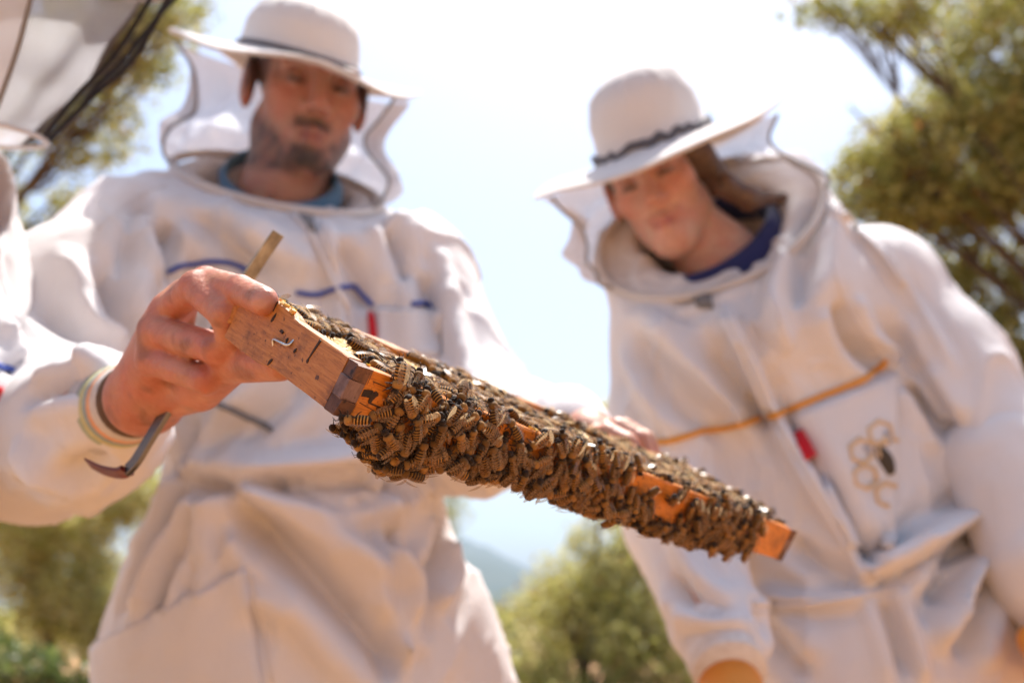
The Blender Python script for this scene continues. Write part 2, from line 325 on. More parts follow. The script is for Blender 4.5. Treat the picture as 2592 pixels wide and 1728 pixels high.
def patch(surf, quad, n=(14, 14), off=0.004, thick=0.002):
    """a cloth pocket laid over the surface: quad of view corners, with a folded thickness"""
    q = [np.array(p, float) for p in quad]; pts = []
    for j in range(n[1] + 1):
        for i in range(n[0] + 1):
            s, t_ = i / n[0], j / n[1]; p = (q[0] * (1 - s) + q[1] * s) * (1 - t_) + (q[3] * (1 - s) + q[2] * s) * t_; pts.append(surf.at(p[0], p[1], 0.0))
    good = [p for p in pts if p is not None]
    if not good: return None
    last = good[0]; X = []
    for p in pts: last = p if p is not None else last; X.append(last)
    X = np.array(X); a, b_ = n[0] + 1, n[1] + 1; G = X.reshape(b_, a, 3)
    for _ in range(2): G[1:-1, 1:-1] = 0.5 * G[1:-1, 1:-1] + 0.125 * (G[:-2, 1:-1] + G[2:, 1:-1] + G[1:-1, :-2] + G[1:-1, 2:])
    du = np.gradient(G, axis=1); dv = np.gradient(G, axis=0); nn = np.cross(du, dv); nn /= np.linalg.norm(nn, axis=2)[..., None] + 1e-12
    if (nn.mean((0, 1)) @ (CAM - G.mean((0, 1)))) < 0: nn = -nn
    T = (G + nn * (off + thick)).reshape(-1, 3); Bk = (G - nn * thick).reshape(-1, 3); V = np.concatenate([T, Bk]); F = []; m = a * b_
    for j in range(n[1]):
        for i in range(n[0]): F.append((j * a + i, j * a + i + 1, (j + 1) * a + i + 1, (j + 1) * a + i)); F.append((m + j * a + i, m + (j + 1) * a + i, m + (j + 1) * a + i + 1, m + j * a + i + 1))
    bd = [j for j in range(a)] + [j * a + a - 1 for j in range(1, b_)] + [(b_ - 1) * a + i for i in range(a - 2, -1, -1)] + [j * a for j in range(b_ - 2, 0, -1)]
    for i in range(len(bd)): x, y = bd[i], bd[(i + 1) % len(bd)]; F.append((x, m + x, m + y, y))
    return V, F

# ------------------------------------------------------------------ setting
def ground():
    rs = [0] + [0.6 * 1.32 ** i for i in range(36)]; n = 72; V = [(0, 0, 0)]; F = []
    for r in rs[1:]:
        for k in range(n):
            th = 2 * math.pi * k / n; x, y = r * math.cos(th), r * math.sin(th) + 1.0
            z = 0.0 if r < 3 else min(1, (r - 3) / 10) * 0.16 * mnoise.noise((x * 0.13, y * 0.13, 3.1))
            V.append((x, y, z if r < 400 else 0))
    for k in range(n): F.append((0, 1 + k, 1 + (k + 1) % n))
    for i in range(len(rs) - 2):
        for k in range(n): a = 1 + i * n; F.append((a + k, a + n + k, a + n + (k + 1) % n, a + (k + 1) % n))
    link('ground', mesh_np('ground', np.array(V), F, 'dry_earth'), kind='structure')
ground()
def hills():
    V = []; nx, ny = 150, 26
    for j in range(ny):
        for i in range(nx):
            th = R(-75 + 150 * i / (nx - 1)); r = 1500 + 2300 * j / (ny - 1); x, y = r * math.sin(th), r * math.cos(th)
            env = math.sin(math.pi * j / (ny - 1)) ** 0.9; deg = math.degrees(th)
            pk = 108 + 75 * math.exp(-((deg + 3.0) / 4.0) ** 2) - 40 * math.exp(-((deg - 6) / 4) ** 2) - 10 * math.exp(-((deg + 24) / 6) ** 2)
            z = env * (pk + 70 * mnoise.fractal((x * 0.0016, y * 0.0016, 0.7), 0.9, 2.1, 6)) - 8; V.append((x, y, z))
    idx = np.arange(nx * ny).reshape(ny, nx); F = np.stack([idx[:-1, :-1], idx[:-1, 1:], idx[1:, 1:], idx[1:, :-1]], -1).reshape(-1, 4)
    link('hills', mesh_np('hills', np.array(V), F, 'forest_hill'), kind='structure')
hills()

def leaves(clusters, per, size, spread, tone=0.0):
    """clusters (n,3): leaf-shaped folded quads scattered round twig ends"""
    C = np.repeat(clusters, per, 0); n = len(C); d = rng.normal(size=(n, 3)); d /= np.linalg.norm(d, axis=1)[:, None]
    c = C + d * (spread * rng.random(n) ** 0.5)[:, None]; ax = rng.normal(size=(n, 3)) + d * 0.8 + np.array([0, 0, -0.2]); ax /= np.linalg.norm(ax, axis=1)[:, None]
    sd_ = np.cross(ax, rng.normal(size=(n, 3))); sd_ /= np.linalg.norm(sd_, axis=1)[:, None]; up = np.cross(ax, sd_)
    L = (size * rng.uniform(0.6, 1.25, n))[:, None]; W_ = L * rng.uniform(0.17, 0.26, n)[:, None]
    q = np.stack([c - ax * L * 0.5, c + sd_ * W_ + up * L * 0.05, c + ax * L * 0.5, c - sd_ * W_ + up * L * 0.05], 1).reshape(-1, 3)
    F = np.arange(4 * n).reshape(n, 4); ct = np.repeat(np.clip(rng.normal(0.45 + tone, 0.22, len(clusters)), 0, 1), per); col = np.clip(ct + rng.normal(0, 0.18, n), 0, .93); col[rng.random(n) < .035] = 1.0
    cc = np.zeros((4 * n, 3)); cc[:, 0] = np.repeat(col, 4); return q, F, cc
def tree(name, base, blobs, label, leaf='leaf_oak', per=70, ncl=420, size=0.05, spread=0.17, trunk_r=0.12, group=None, cat='tree', tone=0.0):
    base = np.asarray(base, float); root = thing(name, base, label, cat, group); pts = []; tw = np.array([b[1] ** 2 for b in blobs]); tw = tw / tw.sum()
    for (c, r, sq), wgt in zip(blobs, tw):
        m = max(6, int(ncl * wgt)); d = rng.normal(size=(m, 3)); d /= np.linalg.norm(d, axis=1)[:, None]; rr = r * (0.35 + 0.65 * rng.random(m) ** 0.6)
        p = np.asarray(c) + d * rr[:, None] * np.array([1, 1, sq]); pts.append(p[p[:, 2] > 0.15])
    pts = np.concatenate(pts); nz = np.array([mnoise.noise((p * 1.3).tolist()) for p in pts]); pts = pts[nz > -0.22]
    V, F, cc = leaves(pts, per, size, spread, tone); link('crown', mesh_np('crown', V, F, leaf, False, cc), root)
    tv, tf = [], []; nv = 0; big = max(blobs, key=lambda b: b[1])[0]
    def add(path, rad, seg=7):
        nonlocal nv
        v, f = tube(path, rad, seg); tv.append(v); tf.extend([tuple(i + nv for i in q) for q in f]); nv += len(v)
    top = np.asarray(big, float); fork = base * 0.55 + top * 0.45; fork[:2] += rng.normal(0, 0.08, 2)
    add(smooth_path([base - [0, 0, .05], base * 0.75 + fork * 0.25 + rng.normal(0, .05, 3) * [1, 1, 0], fork], 6), np.linspace(trunk_r, trunk_r * 0.62, 13), 10)
    for c, r, sq in blobs:
        e = np.asarray(c, float); mid = fork * 0.5 + e * 0.5 + rng.normal(0, 0.12, 3) * r * 0.5; add(smooth_path([fork, mid, e], 6), np.linspace(trunk_r * 0.5, trunk_r * 0.14, 13))
        near = pts[np.argsort(((pts - e) ** 2).sum(1))[:26]]
        for p in near[::3]: add(smooth_path([mid * 0.4 + e * 0.6, (mid + e + p * 2) / 4 + rng.normal(0, .04, 3), p], 4), np.linspace(trunk_r * 0.16, 0.008, 9), 5)
    link('trunk', mesh_np('trunk', np.concatenate(tv), tf, 'bark'), root)
def gz(p): return np.array([p[0], p[1], 0.0])
c = P(60, 150, 7.5)
tree('oak_tree', gz(P(-250, 300, 7.8)), [(P(-80, 60, 7.5), 1.0, .8), (P(150, 150, 7.2), .62, .8), (P(300, 60, 7.0), .42, .8), (P(30, 480, 7.4), .55, .9), (P(400, 20, 7), .34, .9), (P(330, 180, 7.2), .26, .9), (P(200, 330, 7.3), .42, .9), (P(60, 640, 7.4), .4, .8), (P(120, 520, 7.4), .3, .8), (P(-300, 300, 7.8), 1.1, .9)],
     'tall green and rust-brown oak rising behind the bearded man', ncl=860, per=34, size=0.075, tone=0.25, trunk_r=.07)
tree('olive_bush', gz(P(170, 1500, 9.6)), [(P(90, 1290, 9.6), .61, .8), (P(270, 1330, 9.4), .52, .9), (P(260, 1500, 9.2), .44, .9), (P(330, 1240, 9.4), .36, .9), (P(150, 1520, 9.6), .42, .9), (P(60, 1440, 9.7), .36, .9), (P(300, 1590, 9.3), .36, .9)],
     'pale olive bush growing behind the bearded man below his raised elbow', 'leaf_olive', ncl=560, per=30, size=0.085, spread=.2, trunk_r=0.06, cat='bush', group=None, tone=0.3)
tree('olive_bush', gz(P(1540, 1640, 9)), [(P(1480, 1640, 9), .8, .85), (P(1640, 1500, 9.2), .62, 1), (P(1550, 1380, 9.2), .42, .9), (P(1440, 1520, 9.1), .5, .9), (P(1600, 1700, 8.8), .6, .8), (P(1330, 1740, 8.8), .4, .8), (P(1700, 1650, 8.9), .7, 1), (P(1540, 1050, 9.6), .16, .9)],
     'rounded yellow-green bush standing in the gap between the two beekeepers', 'leaf_olive', ncl=820, per=30, size=0.08, spread=.17, trunk_r=0.07, cat='bush', tone=0.25)
tree('oak_tree', gz(P(2900, 600, 7.8)), [(P(2560, 120, 7.4), .75, .9), (P(2420, 420, 7.4), .68, .9), (P(2290, 380, 7.2), .35, .9), (P(2580, 560, 7.6), .8, .9), (P(2260, 30, 7.0), .28, .6), (P(2080, 20, 6.9), .16, .5), (P(2480, 760, 7.4), .4, .9), (P(2760, 250, 7.8), 1.1, 1), (P(2580, 930, 7.2), .3, .8), (P(2340, 560, 7.3), .4, .9), (P(2150, 270, 7.0), .10, .8), (P(2200, 470, 7.2), .30, .9), (P(2330, 720, 7.2), .40, .9), (P(2500, 860, 7.0), .34, .9)],
     'large mottled green oak behind the smiling woman', ncl=1600, per=34, size=0.075, tone=0.25, trunk_r=.07)
tree('low_shrub', gz(P(60, 1720, 4.6)), [(P(40, 1700, 4.6), .17, .7), (P(130, 1715, 4.5), .13, .7), (P(-60, 1690, 4.7), .2, .7), (P(210, 1730, 4.5), .10, .7)], 'low fresh-green shrub on the red earth in front of the pale olive bush', 'grass_blade', ncl=130, per=26, size=.05, spread=.07, trunk_r=.012, cat='shrub')
tree('oak_tree', gz(P(1150, 1480, 13)), [(P(1080, 1290, 13), .5, .9), (P(950, 1350, 13), .7, .9)], 'small dark tree mostly hidden by the bearded man', ncl=160, per=60, size=0.06, trunk_r=.08)
# far wood along the foot of the hills
def wood_line():
    n = 300; th = R(1) * rng.uniform(-48, 48, n); r = rng.uniform(22, 110, n); h = rng.uniform(.4, .95, n) * (1 + r / 110); cs = []
    for i in range(n):
        k = 9; d = rng.normal(size=(k, 3)); d /= np.linalg.norm(d, axis=1)[:, None]; cs.append(np.array([r[i] * math.sin(th[i]), r[i] * math.cos(th[i]), h[i] * .55]) + d * h[i] * np.array([.8, .8, .5]) * rng.random((k, 1)) ** .5)
    C = np.concatenate(cs); C = C[C[:, 2] > .1]; V, F, cc = leaves(C, 16, .34, .55, .15); link('woodland', mesh_np('woodland', V, F, 'leaf_oak', False, cc), None, 'low green scrub woodland at the foot of the hills', 'woodland', None, 'stuff')
wood_line()
# grass: blades in tufts over the field behind the people
def grass():
    n = 60000; c = np.stack([rng.uniform(-7, 6, n), rng.uniform(3.2, 13, n), np.zeros(n)], -1); k = np.array([mnoise.noise((x * 0.5, y * 0.5, 8)) for x, y, _ in c.tolist()]); c = c[k > -0.2]; n = len(c)
    th = rng.uniform(0, 2 * math.pi, n); h = rng.uniform(.08, .30, n); s = np.stack([np.cos(th), np.sin(th), 0 * th], -1) * 0.006; ln = rng.normal(0, .06, (n, 3)) * [1, 1, 0]
    q = np.stack([c - s, c + s, c + s * 0.6 + ln * .5 + h[:, None] * [0, 0, .6], c + ln + h[:, None] * [0, 0, 1]], 1).reshape(-1, 3); cc = np.zeros((4 * n, 3)); cc[:, 0] = np.repeat(rng.random(n), 4)
    link('grass', mesh_np('grass', q, np.arange(4 * n).reshape(n, 4), 'grass_blade', False, cc), label='sparse green and straw grass over the red earth', cat='grass', kind='stuff')
grass()

# ------------------------------------------------------------------ the bee frame (local axes: u along the bottom bar, v along the side bars, w up out of the comb)
FO = P(908, 920, 0.45)
fu = unit(P(2020, 1344, 0.765) - FO); fv0 = P(692, 773, 0.511) - FO; fv = unit(fv0 - fu * (fv0 @ fu)); fw = np.cross(fu, fv); 
if fw[2] < 0: fw = -fw
FL, FV, FWD = 0.448, 0.140, 0.0262
FM = Matrix(((fu[0], fv[0], fw[0], FO[0]), (fu[1], fv[1], fw[1], FO[1]), (fu[2], fv[2], fw[2], FO[2]), (0, 0, 0, 1)))
HAND = np.linalg.det(np.array([fu, fv, fw]).T)
def FP(u, v, w_): return FO + u * fu + v * fv + w_ * fw
frame = bpy.data.objects.new('framed_honeycomb', None); COL.objects.link(frame)
frame['label'] = 'wooden hive frame of wax comb, crowded with bees, in the bearded man\'s hands'; frame['category'] = 'hive frame'
# handedness: if (u,v,w) is left-handed flip the local v axis for the object matrix
FS = 1.0 if HAND > 0 else -1.0
frame.matrix_world = Matrix(((fu[0], FS * fv[0], fw[0], FO[0]), (fu[1], FS * fv[1], fw[1], FO[1]), (fu[2], FS * fv[2], fw[2], FO[2]), (0, 0, 0, 1)))
def flink(name, V, F, mat, smooth=False, parent=None, **kw):
    V = np.asarray(V, float).copy(); V[:, 1] *= FS
    if FS < 0: F = [tuple(reversed(f)) for f in F]
    o = bpy.data.objects.new(name, mesh_np(name, V, F, mat, smooth, **kw)); COL.objects.link(o); o.parent = parent or frame; return o
def slab(outline, w0f, w1f, ch=0.0008, jit=0.0003, sub=1):
    """bevelled wooden piece: outline in (u,v) or general quads is kept simple: list of cross sections"""
    pass
def rbox(u0, u1, v0, v1, w0, w1, ch=0.0007, seg=(1, 1, 1), jit=0.00022):
    """box with chamfered edges, split along its length and slightly uneven like planed wood"""
    lo = np.array([u0, v0, w0]); hi = np.array([u1, v1, w1]); V = []; F = []; ax = int(np.argmax(hi - lo)); b, c = [i for i in range(3) if i != ax]; n = max(seg); prof = []
    for (sb, sc) in ((0, 0), (1, 0), (1, 1), (0, 1)):
        pb = lo[b] if sb == 0 else hi[b]; pc = lo[c] if sc == 0 else hi[c]; db = ch if sb == 0 else -ch; dc = ch if sc == 0 else -ch
        prof += [(pb + db, pc), (pb, pc + dc)] if (sb, sc) in ((1, 0), (0, 1)) else [(pb, pc + dc), (pb + db, pc)]
    # order profile round the section
    cen = np.mean(prof, 0); prof.sort(key=lambda q: math.atan2(q[1] - cen[1], q[0] - cen[0])); st = [lo[ax], lo[ax] + ch] + list(np.linspace(lo[ax] + ch, hi[ax] - ch, n + 1)[1:-1]) + [hi[ax] - ch, hi[ax]]; m = len(prof)
    for i, s in enumerate(st):
        sh = 1.0 if 0 < i < len(st) - 1 else 0.0
        for (pb, pc) in prof:
            p = np.zeros(3); p[ax] = s; p[b] = pb if sh else cen[0] + (pb - cen[0]) * (1 - 2 * ch / (hi[b] - lo[b])); p[c] = pc if sh else cen[1] + (pc - cen[1]) * (1 - 2 * ch / (hi[c] - lo[c])); V.append(p + rng.normal(0, jit, 3))
    for i in range(len(st) - 1):
        for k in range(m): F.append((i * m + k, i * m + (k + 1) % m, (i + 1) * m + (k + 1) % m, (i + 1) * m + k))
    F += [tuple(range(m - 1, -1, -1)), tuple((len(st) - 1) * m + k for k in range(m))]
    V = np.array(V)
    return V, F
TH = 0.0088                                    # bar thickness
def side_bar(u0, mirror=False):
    """Hoffman end bar: narrow below, flared shoulders above"""
    st = [(TH + .0002, 0, 0), (.03, 0, 0), (.058, .0, .0), (.064, .0006, .0006), (.071, .0024, .0024), (.077, .0030, .0032), (.10, .0030, .0033), (.116, .0030, .0033)]; V = []; F = []
    for v, a, b_ in st:
        for (uu, ww) in ((u0, -FWD - b_ + .0007), (u0 + .0007, -FWD - b_), (u0 + TH - .0007, -FWD - b_), (u0 + TH, -FWD - b_ + .0007), (u0 + TH, a - .0007), (u0 + TH - .0007, a), (u0 + .0007, a), (u0, a - .0007)): V.append(np.array([uu, v, ww]) + rng.normal(0, .0002, 3))
    m = 8
    for i in range(len(st) - 1):
        for k in range(m): F.append((i * m + k, i * m + (k + 1) % m, (i + 1) * m + (k + 1) % m, (i + 1) * m + k))
    F += [tuple(range(m - 1, -1, -1)), tuple((len(st) - 1) * m + k for k in range(m))]
    F = [tuple(reversed(f)) for f in F]; return np.array(V), F
def fixn(V, F):
    V = np.asarray(V); c = V.mean(0); out = []
    for f in F:
        p = V[list(f)]; n = np.cross(p[1] - p[0], p[2] - p[0]); n2 = np.cross(p[2] - p[0], p[-1] - p[0]); n = n + n2; out.append(f if n @ (p.mean(0) - c) >= 0 else tuple(reversed(f)))
    return V, out
for k, u0 in enumerate((0.0, FL - TH)):
    V, F = side_bar(u0); sb = flink('side_bar', *fixn(V, F), 'wood_side')
    for (a, b_) in ((-FWD * 0.30, 0.0), (-FWD, -FWD * 0.68)):
        flink('joint_finger', *fixn(*rbox(u0 + (.0003 if k == 0 else 0), u0 + TH + (0.0012 if b_ == 0 and k == 0 else 0), .0001, TH, a, b_ - (.0004 if b_ == 0 else 0), ch=.0003, jit=.0002)), 'wood_endgrain', parent=sb)
    if k == 0:
        # staple, nail hole, split, propolis smears on the outer face
        for (v0_, v1_, w0_, w1_) in ((.0560, .0700, -.0125, -.0135),):
            pth = smooth_path([(.0006, v0_, w0_ + .004), (-.0012, v0_, w0_ + .0005), (-.0017, (v0_ + v1_) / 2, (w0_ + w1_) / 2), (-.0012, v1_, w1_ - .0005), (.0006, v1_, w1_ - .004)], 5)
            flink('staple', *tube(pth, .0007, 6), 'staple_steel', True, parent=sb)
        def dab(pts, name, h=.0004, mat='propolis'):
            V = [(-h, v, w_) for v, w_ in pts] + [(.0003, v, w_) for v, w_ in pts]; n = len(pts); F = [tuple(range(n))] + [(i, n + i, n + (i + 1) % n, (i + 1) % n) for i in range(n)]
            flink(name, *fixn(V, F), mat, parent=sb)
        def blob(v, w_, a, b_, n=15, rot=0):
            a *= .72; b_ *= .72
            out = []
            for i in range(n):
                th = 2 * math.pi * i / n; r_ = 1 + rng.normal(0, .16); x, y = a * r_ * math.cos(th), b_ * r_ * math.sin(th); out.append((v + x * math.cos(rot) - y * math.sin(rot), w_ + x * math.sin(rot) + y * math.cos(rot)))
            return out
        dab(blob(.0500, -.0125, .0011, .0017), 'nail_hole'); dab(blob(.0365, -.0128, .0012, .0016), 'nail_hole')
        dab([(.0352, -.0009), (.0338, -.0011), (.0350, -.0065), (.0362, -.0118), (.0369, -.0116), (.0362, -.006)], 'split')
        dab(blob(.080, -.005, .0016, .0035, rot=.2), 'propolis_dab'); dab(blob(.0835, .0005, .0009, .004), 'propolis_dab'); dab(blob(.068, -.0085, .0022, .0012), 'propolis_dab', .0006); dab(blob(.0655, -.0245, .0012, .003, rot=.4), 'propolis_dab', .0003)
        dab(blob(.0238, -.0165, .0022, .0020), 'knot', .00015, 'wood_endgrain')
        dab(blob(.0470, -.022, .0009, .0024, rot=.5), 'scratch', .00015); dab(blob(.0605, -.0105, .0013, .002), 'scratch', .00015)
# bottom bar: three lengths of board with the middle tongue running through the corner
V, F = rbox(TH + .0002, FL - TH - .0002, 0, TH, -FWD, -.0004, seg=(30, 1, 1)); bb = flink('bottom_bar', *fixn(V, F), 'wood_bottom')
flink('joint_tongue', *fixn(*rbox(-.0004, TH + .0006, .0002, TH - .0003, -FWD * 0.675, -FWD * 0.305, ch=.0003, jit=.0002)), 'wood_tongue', parent=bb)
flink('joint_tongue', *fixn(*rbox(FL - TH - .0006, FL + .0007, .0002, TH - .0003, -FWD * 0.675, -FWD * 0.305)), 'wood_tongue', parent=bb)
def face_dab(pts, name, h=.0005, mat='propolis', par=None):
    V = [(u, -h, w_) for u, w_ in pts] + [(u, .0003, w_) for u, w_ in pts]; n = len(pts); F = [tuple(range(n))] + [(i, n + i, n + (i + 1) % n, (i + 1) % n) for i in range(n)]; flink(name, *fixn(V, F), mat, parent=par or bb)
face_dab([(.0092, -.0104), (.0118, -.0098), (.0140, -.0094), (.0152, -.0104), (.0162, -.0092), (.0176, -.0096), (.0180, -.0108), (.0170, -.0120), (.0164, -.0134), (.0161, -.0152), (.0152, -.0158), (.0145, -.0148), (.0144, -.0130), (.0124, -.0132), (.0094, -.0136)], 'propolis_dab', .0006)
face_dab([(.0160, -.0150), (.034, -.0162), (.034, -.0169), (.0160, -.0158)], 'split', .00012)
face_dab([(.0105, -.0165), (.028, -.0192), (.028, -.0195), (.0105, -.0169)], 'split', .00012); face_dab([(.012, -.0052), (.030, -.0060), (.030, -.0063), (.012, -.0056)], 'split', .00012)
V, F = rbox(-.001, FL + .016, .1162, .1270, -.0215, .0005, .001, (30, 1, 1), .0003); flink('top_bar', *fixn(V, F), 'wood_side')
# comb: bulging slab of wax
def comb():
    nu, nv = 90, 30; V = []; F = []
    for sgn in (1, -1):
        for j in range(nv + 1):
            for i in range(nu + 1):
                u = TH + .0003 + (FL - 2 * TH - .0006) * i / nu; v = TH + .0003 + (.1159 - TH - .0003) * j / nv; e = min(1, 4 * min(i / nu, 1 - i / nu) * 3) * min(1, 4 * min(j / nv, 1 - j / nv) * 2)
                z = -.0135 + sgn * (.0080 + .0028 * e + .0012 * mnoise.noise((u * 60, v * 60, 5 * sgn))); V.append((u, v, z))
    m = (nu + 1) * (nv + 1)
    for s in (0, 1):
        for j in range(nv):
            for i in range(nu): a = s * m + j * (nu + 1) + i; q = (a, a + 1, a + nu + 2, a + nu + 1); F.append(q if s == 0 else tuple(reversed(q)))
    bd = [i for i in range(nu + 1)] + [j * (nu + 1) + nu for j in range(1, nv + 1)] + [nv * (nu + 1) + i for i in range(nu - 1, -1, -1)] + [j * (nu + 1) for j in range(nv - 1, 0, -1)]
    for i in range(len(bd)): x, y = bd[i], bd[(i + 1) % len(bd)]; F.append((x, m + x, m + y, y))
    flink('comb', V, F, 'comb_wax', True)
comb()
# crumbs of pale wax along the lit upper edges
wv, wf = [], []; nv_ = 0
for i in range(46):
    if i < 26: c_ = np.array([rng.uniform(0.0005, TH), rng.uniform(.066, .112), .0026])
    else: c_ = np.array([rng.uniform(.004, .42), rng.uniform(0.001, .008), -.0002])
    r_ = rng.uniform(.0006, .0016); v_ = rng.normal(size=(8, 3)); v_ = np.array([(x, y, z) for x in (-1, 1) for y in (-1, 1) for z in (-1, 1)]) * r_ * rng.uniform(.5, 1.2, (8, 3)) + c_
    wv.append(v_); wf += [tuple(nv_ + i_ for i_ in f) for f in ((0, 1, 3, 2), (4, 6, 7, 5), (0, 4, 5, 1), (2, 3, 7, 6), (0, 2, 6, 4), (1, 5, 7, 3))]; nv_ += 8
o = flink('wax_crumbs', np.concatenate(wv), wf, 'comb_wax'); o['kind'] = 'stuff'

# ------------------------------------------------------------------ bees (x forward, z up, about 13 mm)
AMB0, DRK, TAN0, HED = (0.52, 0.26, 0.060), (0.028, 0.013, 0.005), (0.33, 0.165, 0.042), (0.028, 0.016, 0.009)
def bee_mesh(seed):
    AMB, TAN = [tuple(x * (1.0, .62, .82, .40, .9, .55)[seed] for x in c_) for c_ in (AMB0, TAN0)]; r = np.random.default_rng(seed); prof = []          # (x, z centre, radius, colour)
    ab = [(-.0078, .0006, DRK), (-.0073, .0010, DRK)]
    for i in range(5):
        x0 = -.0072 + i * .00132; rad = .00155 + .00098 * math.sin(math.pi * (0.16 + 0.145 * i)); ab += [(x0 + .0001, rad * .97, DRK), (x0 + .00070, rad, DRK), (x0 + .00084, rad * 1.02, AMB), (x0 + .00118, rad * 1.0, AMB)]
    ab += [(-.0004, .0012, TAN), (-.0001, .0007, DRK)]
    for x, rad, c in ab: prof.append((x, -.0006 * (abs(x) / .0078) ** 2, rad, c))
    for k in range(1, 8):
        a = math.pi * k / 8; prof.append((.0018 - .0020 * math.cos(a), .0003, .0025 * math.sin(a) ** .8, TAN if k < 7 else DRK))
    for k in range(1, 6):
        a = math.pi * k / 6; prof.append((.0048 - .0012 * math.cos(a), -.0003, .0018 * math.sin(a) ** .7, HED))
    V, F, C = [], [], []; s = 9
    for x, zc, rad, c in prof:
        for k in range(s):
            th = 2 * math.pi * k / s; V.append((x, rad * math.cos(th) * 1.02, zc + rad * math.sin(th) * .92)); C.append(c)
    for i in range(len(prof) - 1):
        for k in range(s): F.append((i * s + k, i * s + (k + 1) % s, (i + 1) * s + (k + 1) % s, (i + 1) * s + k))
    F += [tuple(range(s - 1, -1, -1)), tuple((len(prof) - 1) * s + k for k in range(s))]
    def add(path, rad, col):
        n0 = len(V); v, f = tube(path, rad, 3); V.extend(v.tolist()); C.extend([col] * len(v)); F.extend([tuple(i + n0 for i in q) for q in f])
    for side in (-1, 1):
        for j, x in enumerate((.0030, .0017, .0004)):
            dx = (.0026, .0002, -.0034)[j] + r.normal(0, .0005); y = side * .0040 + side * r.normal(0, .0004)
            add([(x, side * .0010, -.0012), (x + dx * .45, y * .75, -.0002), (x + dx * .8, y, -.0020), (x + dx * 1.1, y * 1.05, -.0028)], [.00042, .00036, .00028, .00016], HED)
        add([(.0056, side * .0005, .0004), (.0068, side * .0011, .0012), (.0082, side * .0016, .0002)], [.00016, .00015, .00014], HED)
    return np.array(V), F, np.array(C)
def wing_mesh(spread):
    pts = []; n = 7
    for i in range(n + 1):
        s = i / n; wd = .0014 * math.sin(math.pi * min(1, .12 + s * .80)) ** .8; pts.append((.0014 - .0092 * s, wd * 1.25, -wd * .75, .0026 - .0010 * s + .0005 * math.sin(3 * s)))
    V = []; uv = []
    for x, a, b_, z in pts: V += [(x, .0012 + a, z - .0002), (x, .0012 + b_, z + .0002)]; uv += [(x * 110, a * 110), (x * 110, b_ * 110)]
    V = np.array(V); V[:, 2] += np.maximum(0, .0014 - V[:, 0]) * (.10 if spread > .2 else .02); c_, s_ = math.cos(spread), math.sin(spread); X = V[:, 0] - .0014; Y = V[:, 1].copy(); V[:, 0] = .0014 + X * c_ + 0 * Y; V[:, 1] = Y - X * s_
    F = [(2 * i, 2 * i + 1, 2 * i + 3, 2 * i + 2) for i in range(n)]; return V, F, np.array(uv)
NBV = 6; beeB, beeW = [], []
for i in range(NBV):
    V, F, C = bee_mesh(i); beeB.append((V, F, C, mesh_np('bee_body', V, F, 'bee_body', True, C)))
    sp = (0.04, 0.10, 0.17, 0.26, 0.13, 0.07)[i]; V, F, uv = wing_mesh(sp); V2 = V.copy(); V2[:, 1] *= -1; beeW.append((V, F, uv, mesh_np('bee_wing', V, F, 'bee_wing', True, None, uv), V2, mesh_np('bee_wing', V2, [tuple(reversed(f)) for f in F], 'bee_wing', True, None, uv)))
BEES = []                                            # (matrix 4x4 np, zone, variant, dist)
def put_bee(p, nrm, head, zone, sc=1.0, var=None):
    z = unit(nrm); x = np.asarray(head, float); x = unit(x - z * (x @ z)); y = np.cross(z, x); m = np.eye(4); m[:3, 0], m[:3, 1], m[:3, 2], m[:3, 3] = x * sc, y * sc, z * sc, p
    m[:3, :3] *= 1.08; BEES.append((m, zone, int(rng.integers(NBV)) if var is None else var, float(np.linalg.norm(p - CAM))))
def u_of_px(px):                                      # distance along the bottom bar whose front edge projects to column px
    lo, hi = -0.05, 0.6
    for _ in range(40):
        mi = (lo + hi) / 2; q = FP(mi, 0, -FWD * .5) - CAM; x = 1296 + FPX * (q @ RT) / (q @ FW); lo, hi = (mi, hi) if x < px else (lo, mi)
    return lo
hx = [u_of_px(x) for x in (900, 940, 975, 1010, 1050, 1105, 1140, 1170, 1210, 1260, 1330, 1430, 1530, 1630, 1800, 1880, 1910)]
hy = [0, .0005, .003, .0110, .0170, .0180, .0130, .0045, .0070, .0080, .0040, .0035, .0070, .0070, .0075, .0060, .001]
bx = [u_of_px(x) for x in (960, 990, 1040, 1100, 1300, 1600, 1900)]; by = [.0005, .003, .0065, .006, .004, .0035, .003]
def H(u): return float(np.interp(u, hx, hy))
def BO(u): return float(np.interp(u, bx, by))
UB = lambda px: u_of_px(px)
BARE = [(UB(1205), UB(1375), 0.0, .42), (UB(1570), UB(1665), 0.0, .62), (UB(1640), UB(1725), 0.0, .98), (UB(1050), UB(1095), .0, .34), (UB(1720), UB(1775), 0.0, .35)]
U0, U1 = UB(975), UB(1893)
def surf_pt(u, s):
    """front and underside of the cluster: s 0..1 runs down the bar's face, 1..2 round the hanging bees, 2..2.6 under the comb"""
    h, bo = H(u), BO(u)
    if s < 1: return FP(u, -bo * math.sin(math.pi * min(1, .25 + s * .6)), -FWD * s), unit(-fv + fw * 0.05)
    if s < 2:
        a = (s - 1) * math.pi / 2; return FP(u, -bo * .9 + (.012 + bo) * (1 - math.cos(a)), -FWD - h * math.sin(a)), unit(-fv * math.cos(a) - fw * math.sin(a) * 1.0)
    return FP(u, .012 + (s - 2) * .05, -FWD - h * (1 - (s - 2) * .5)), unit(-fw)
placed = []
def try_place(p, dmin):
    if placed:
        A = np.array(placed[-900:])
        if (((A - p) ** 2).sum(1) < dmin * dmin).any(): return False
    placed.append(p); return True
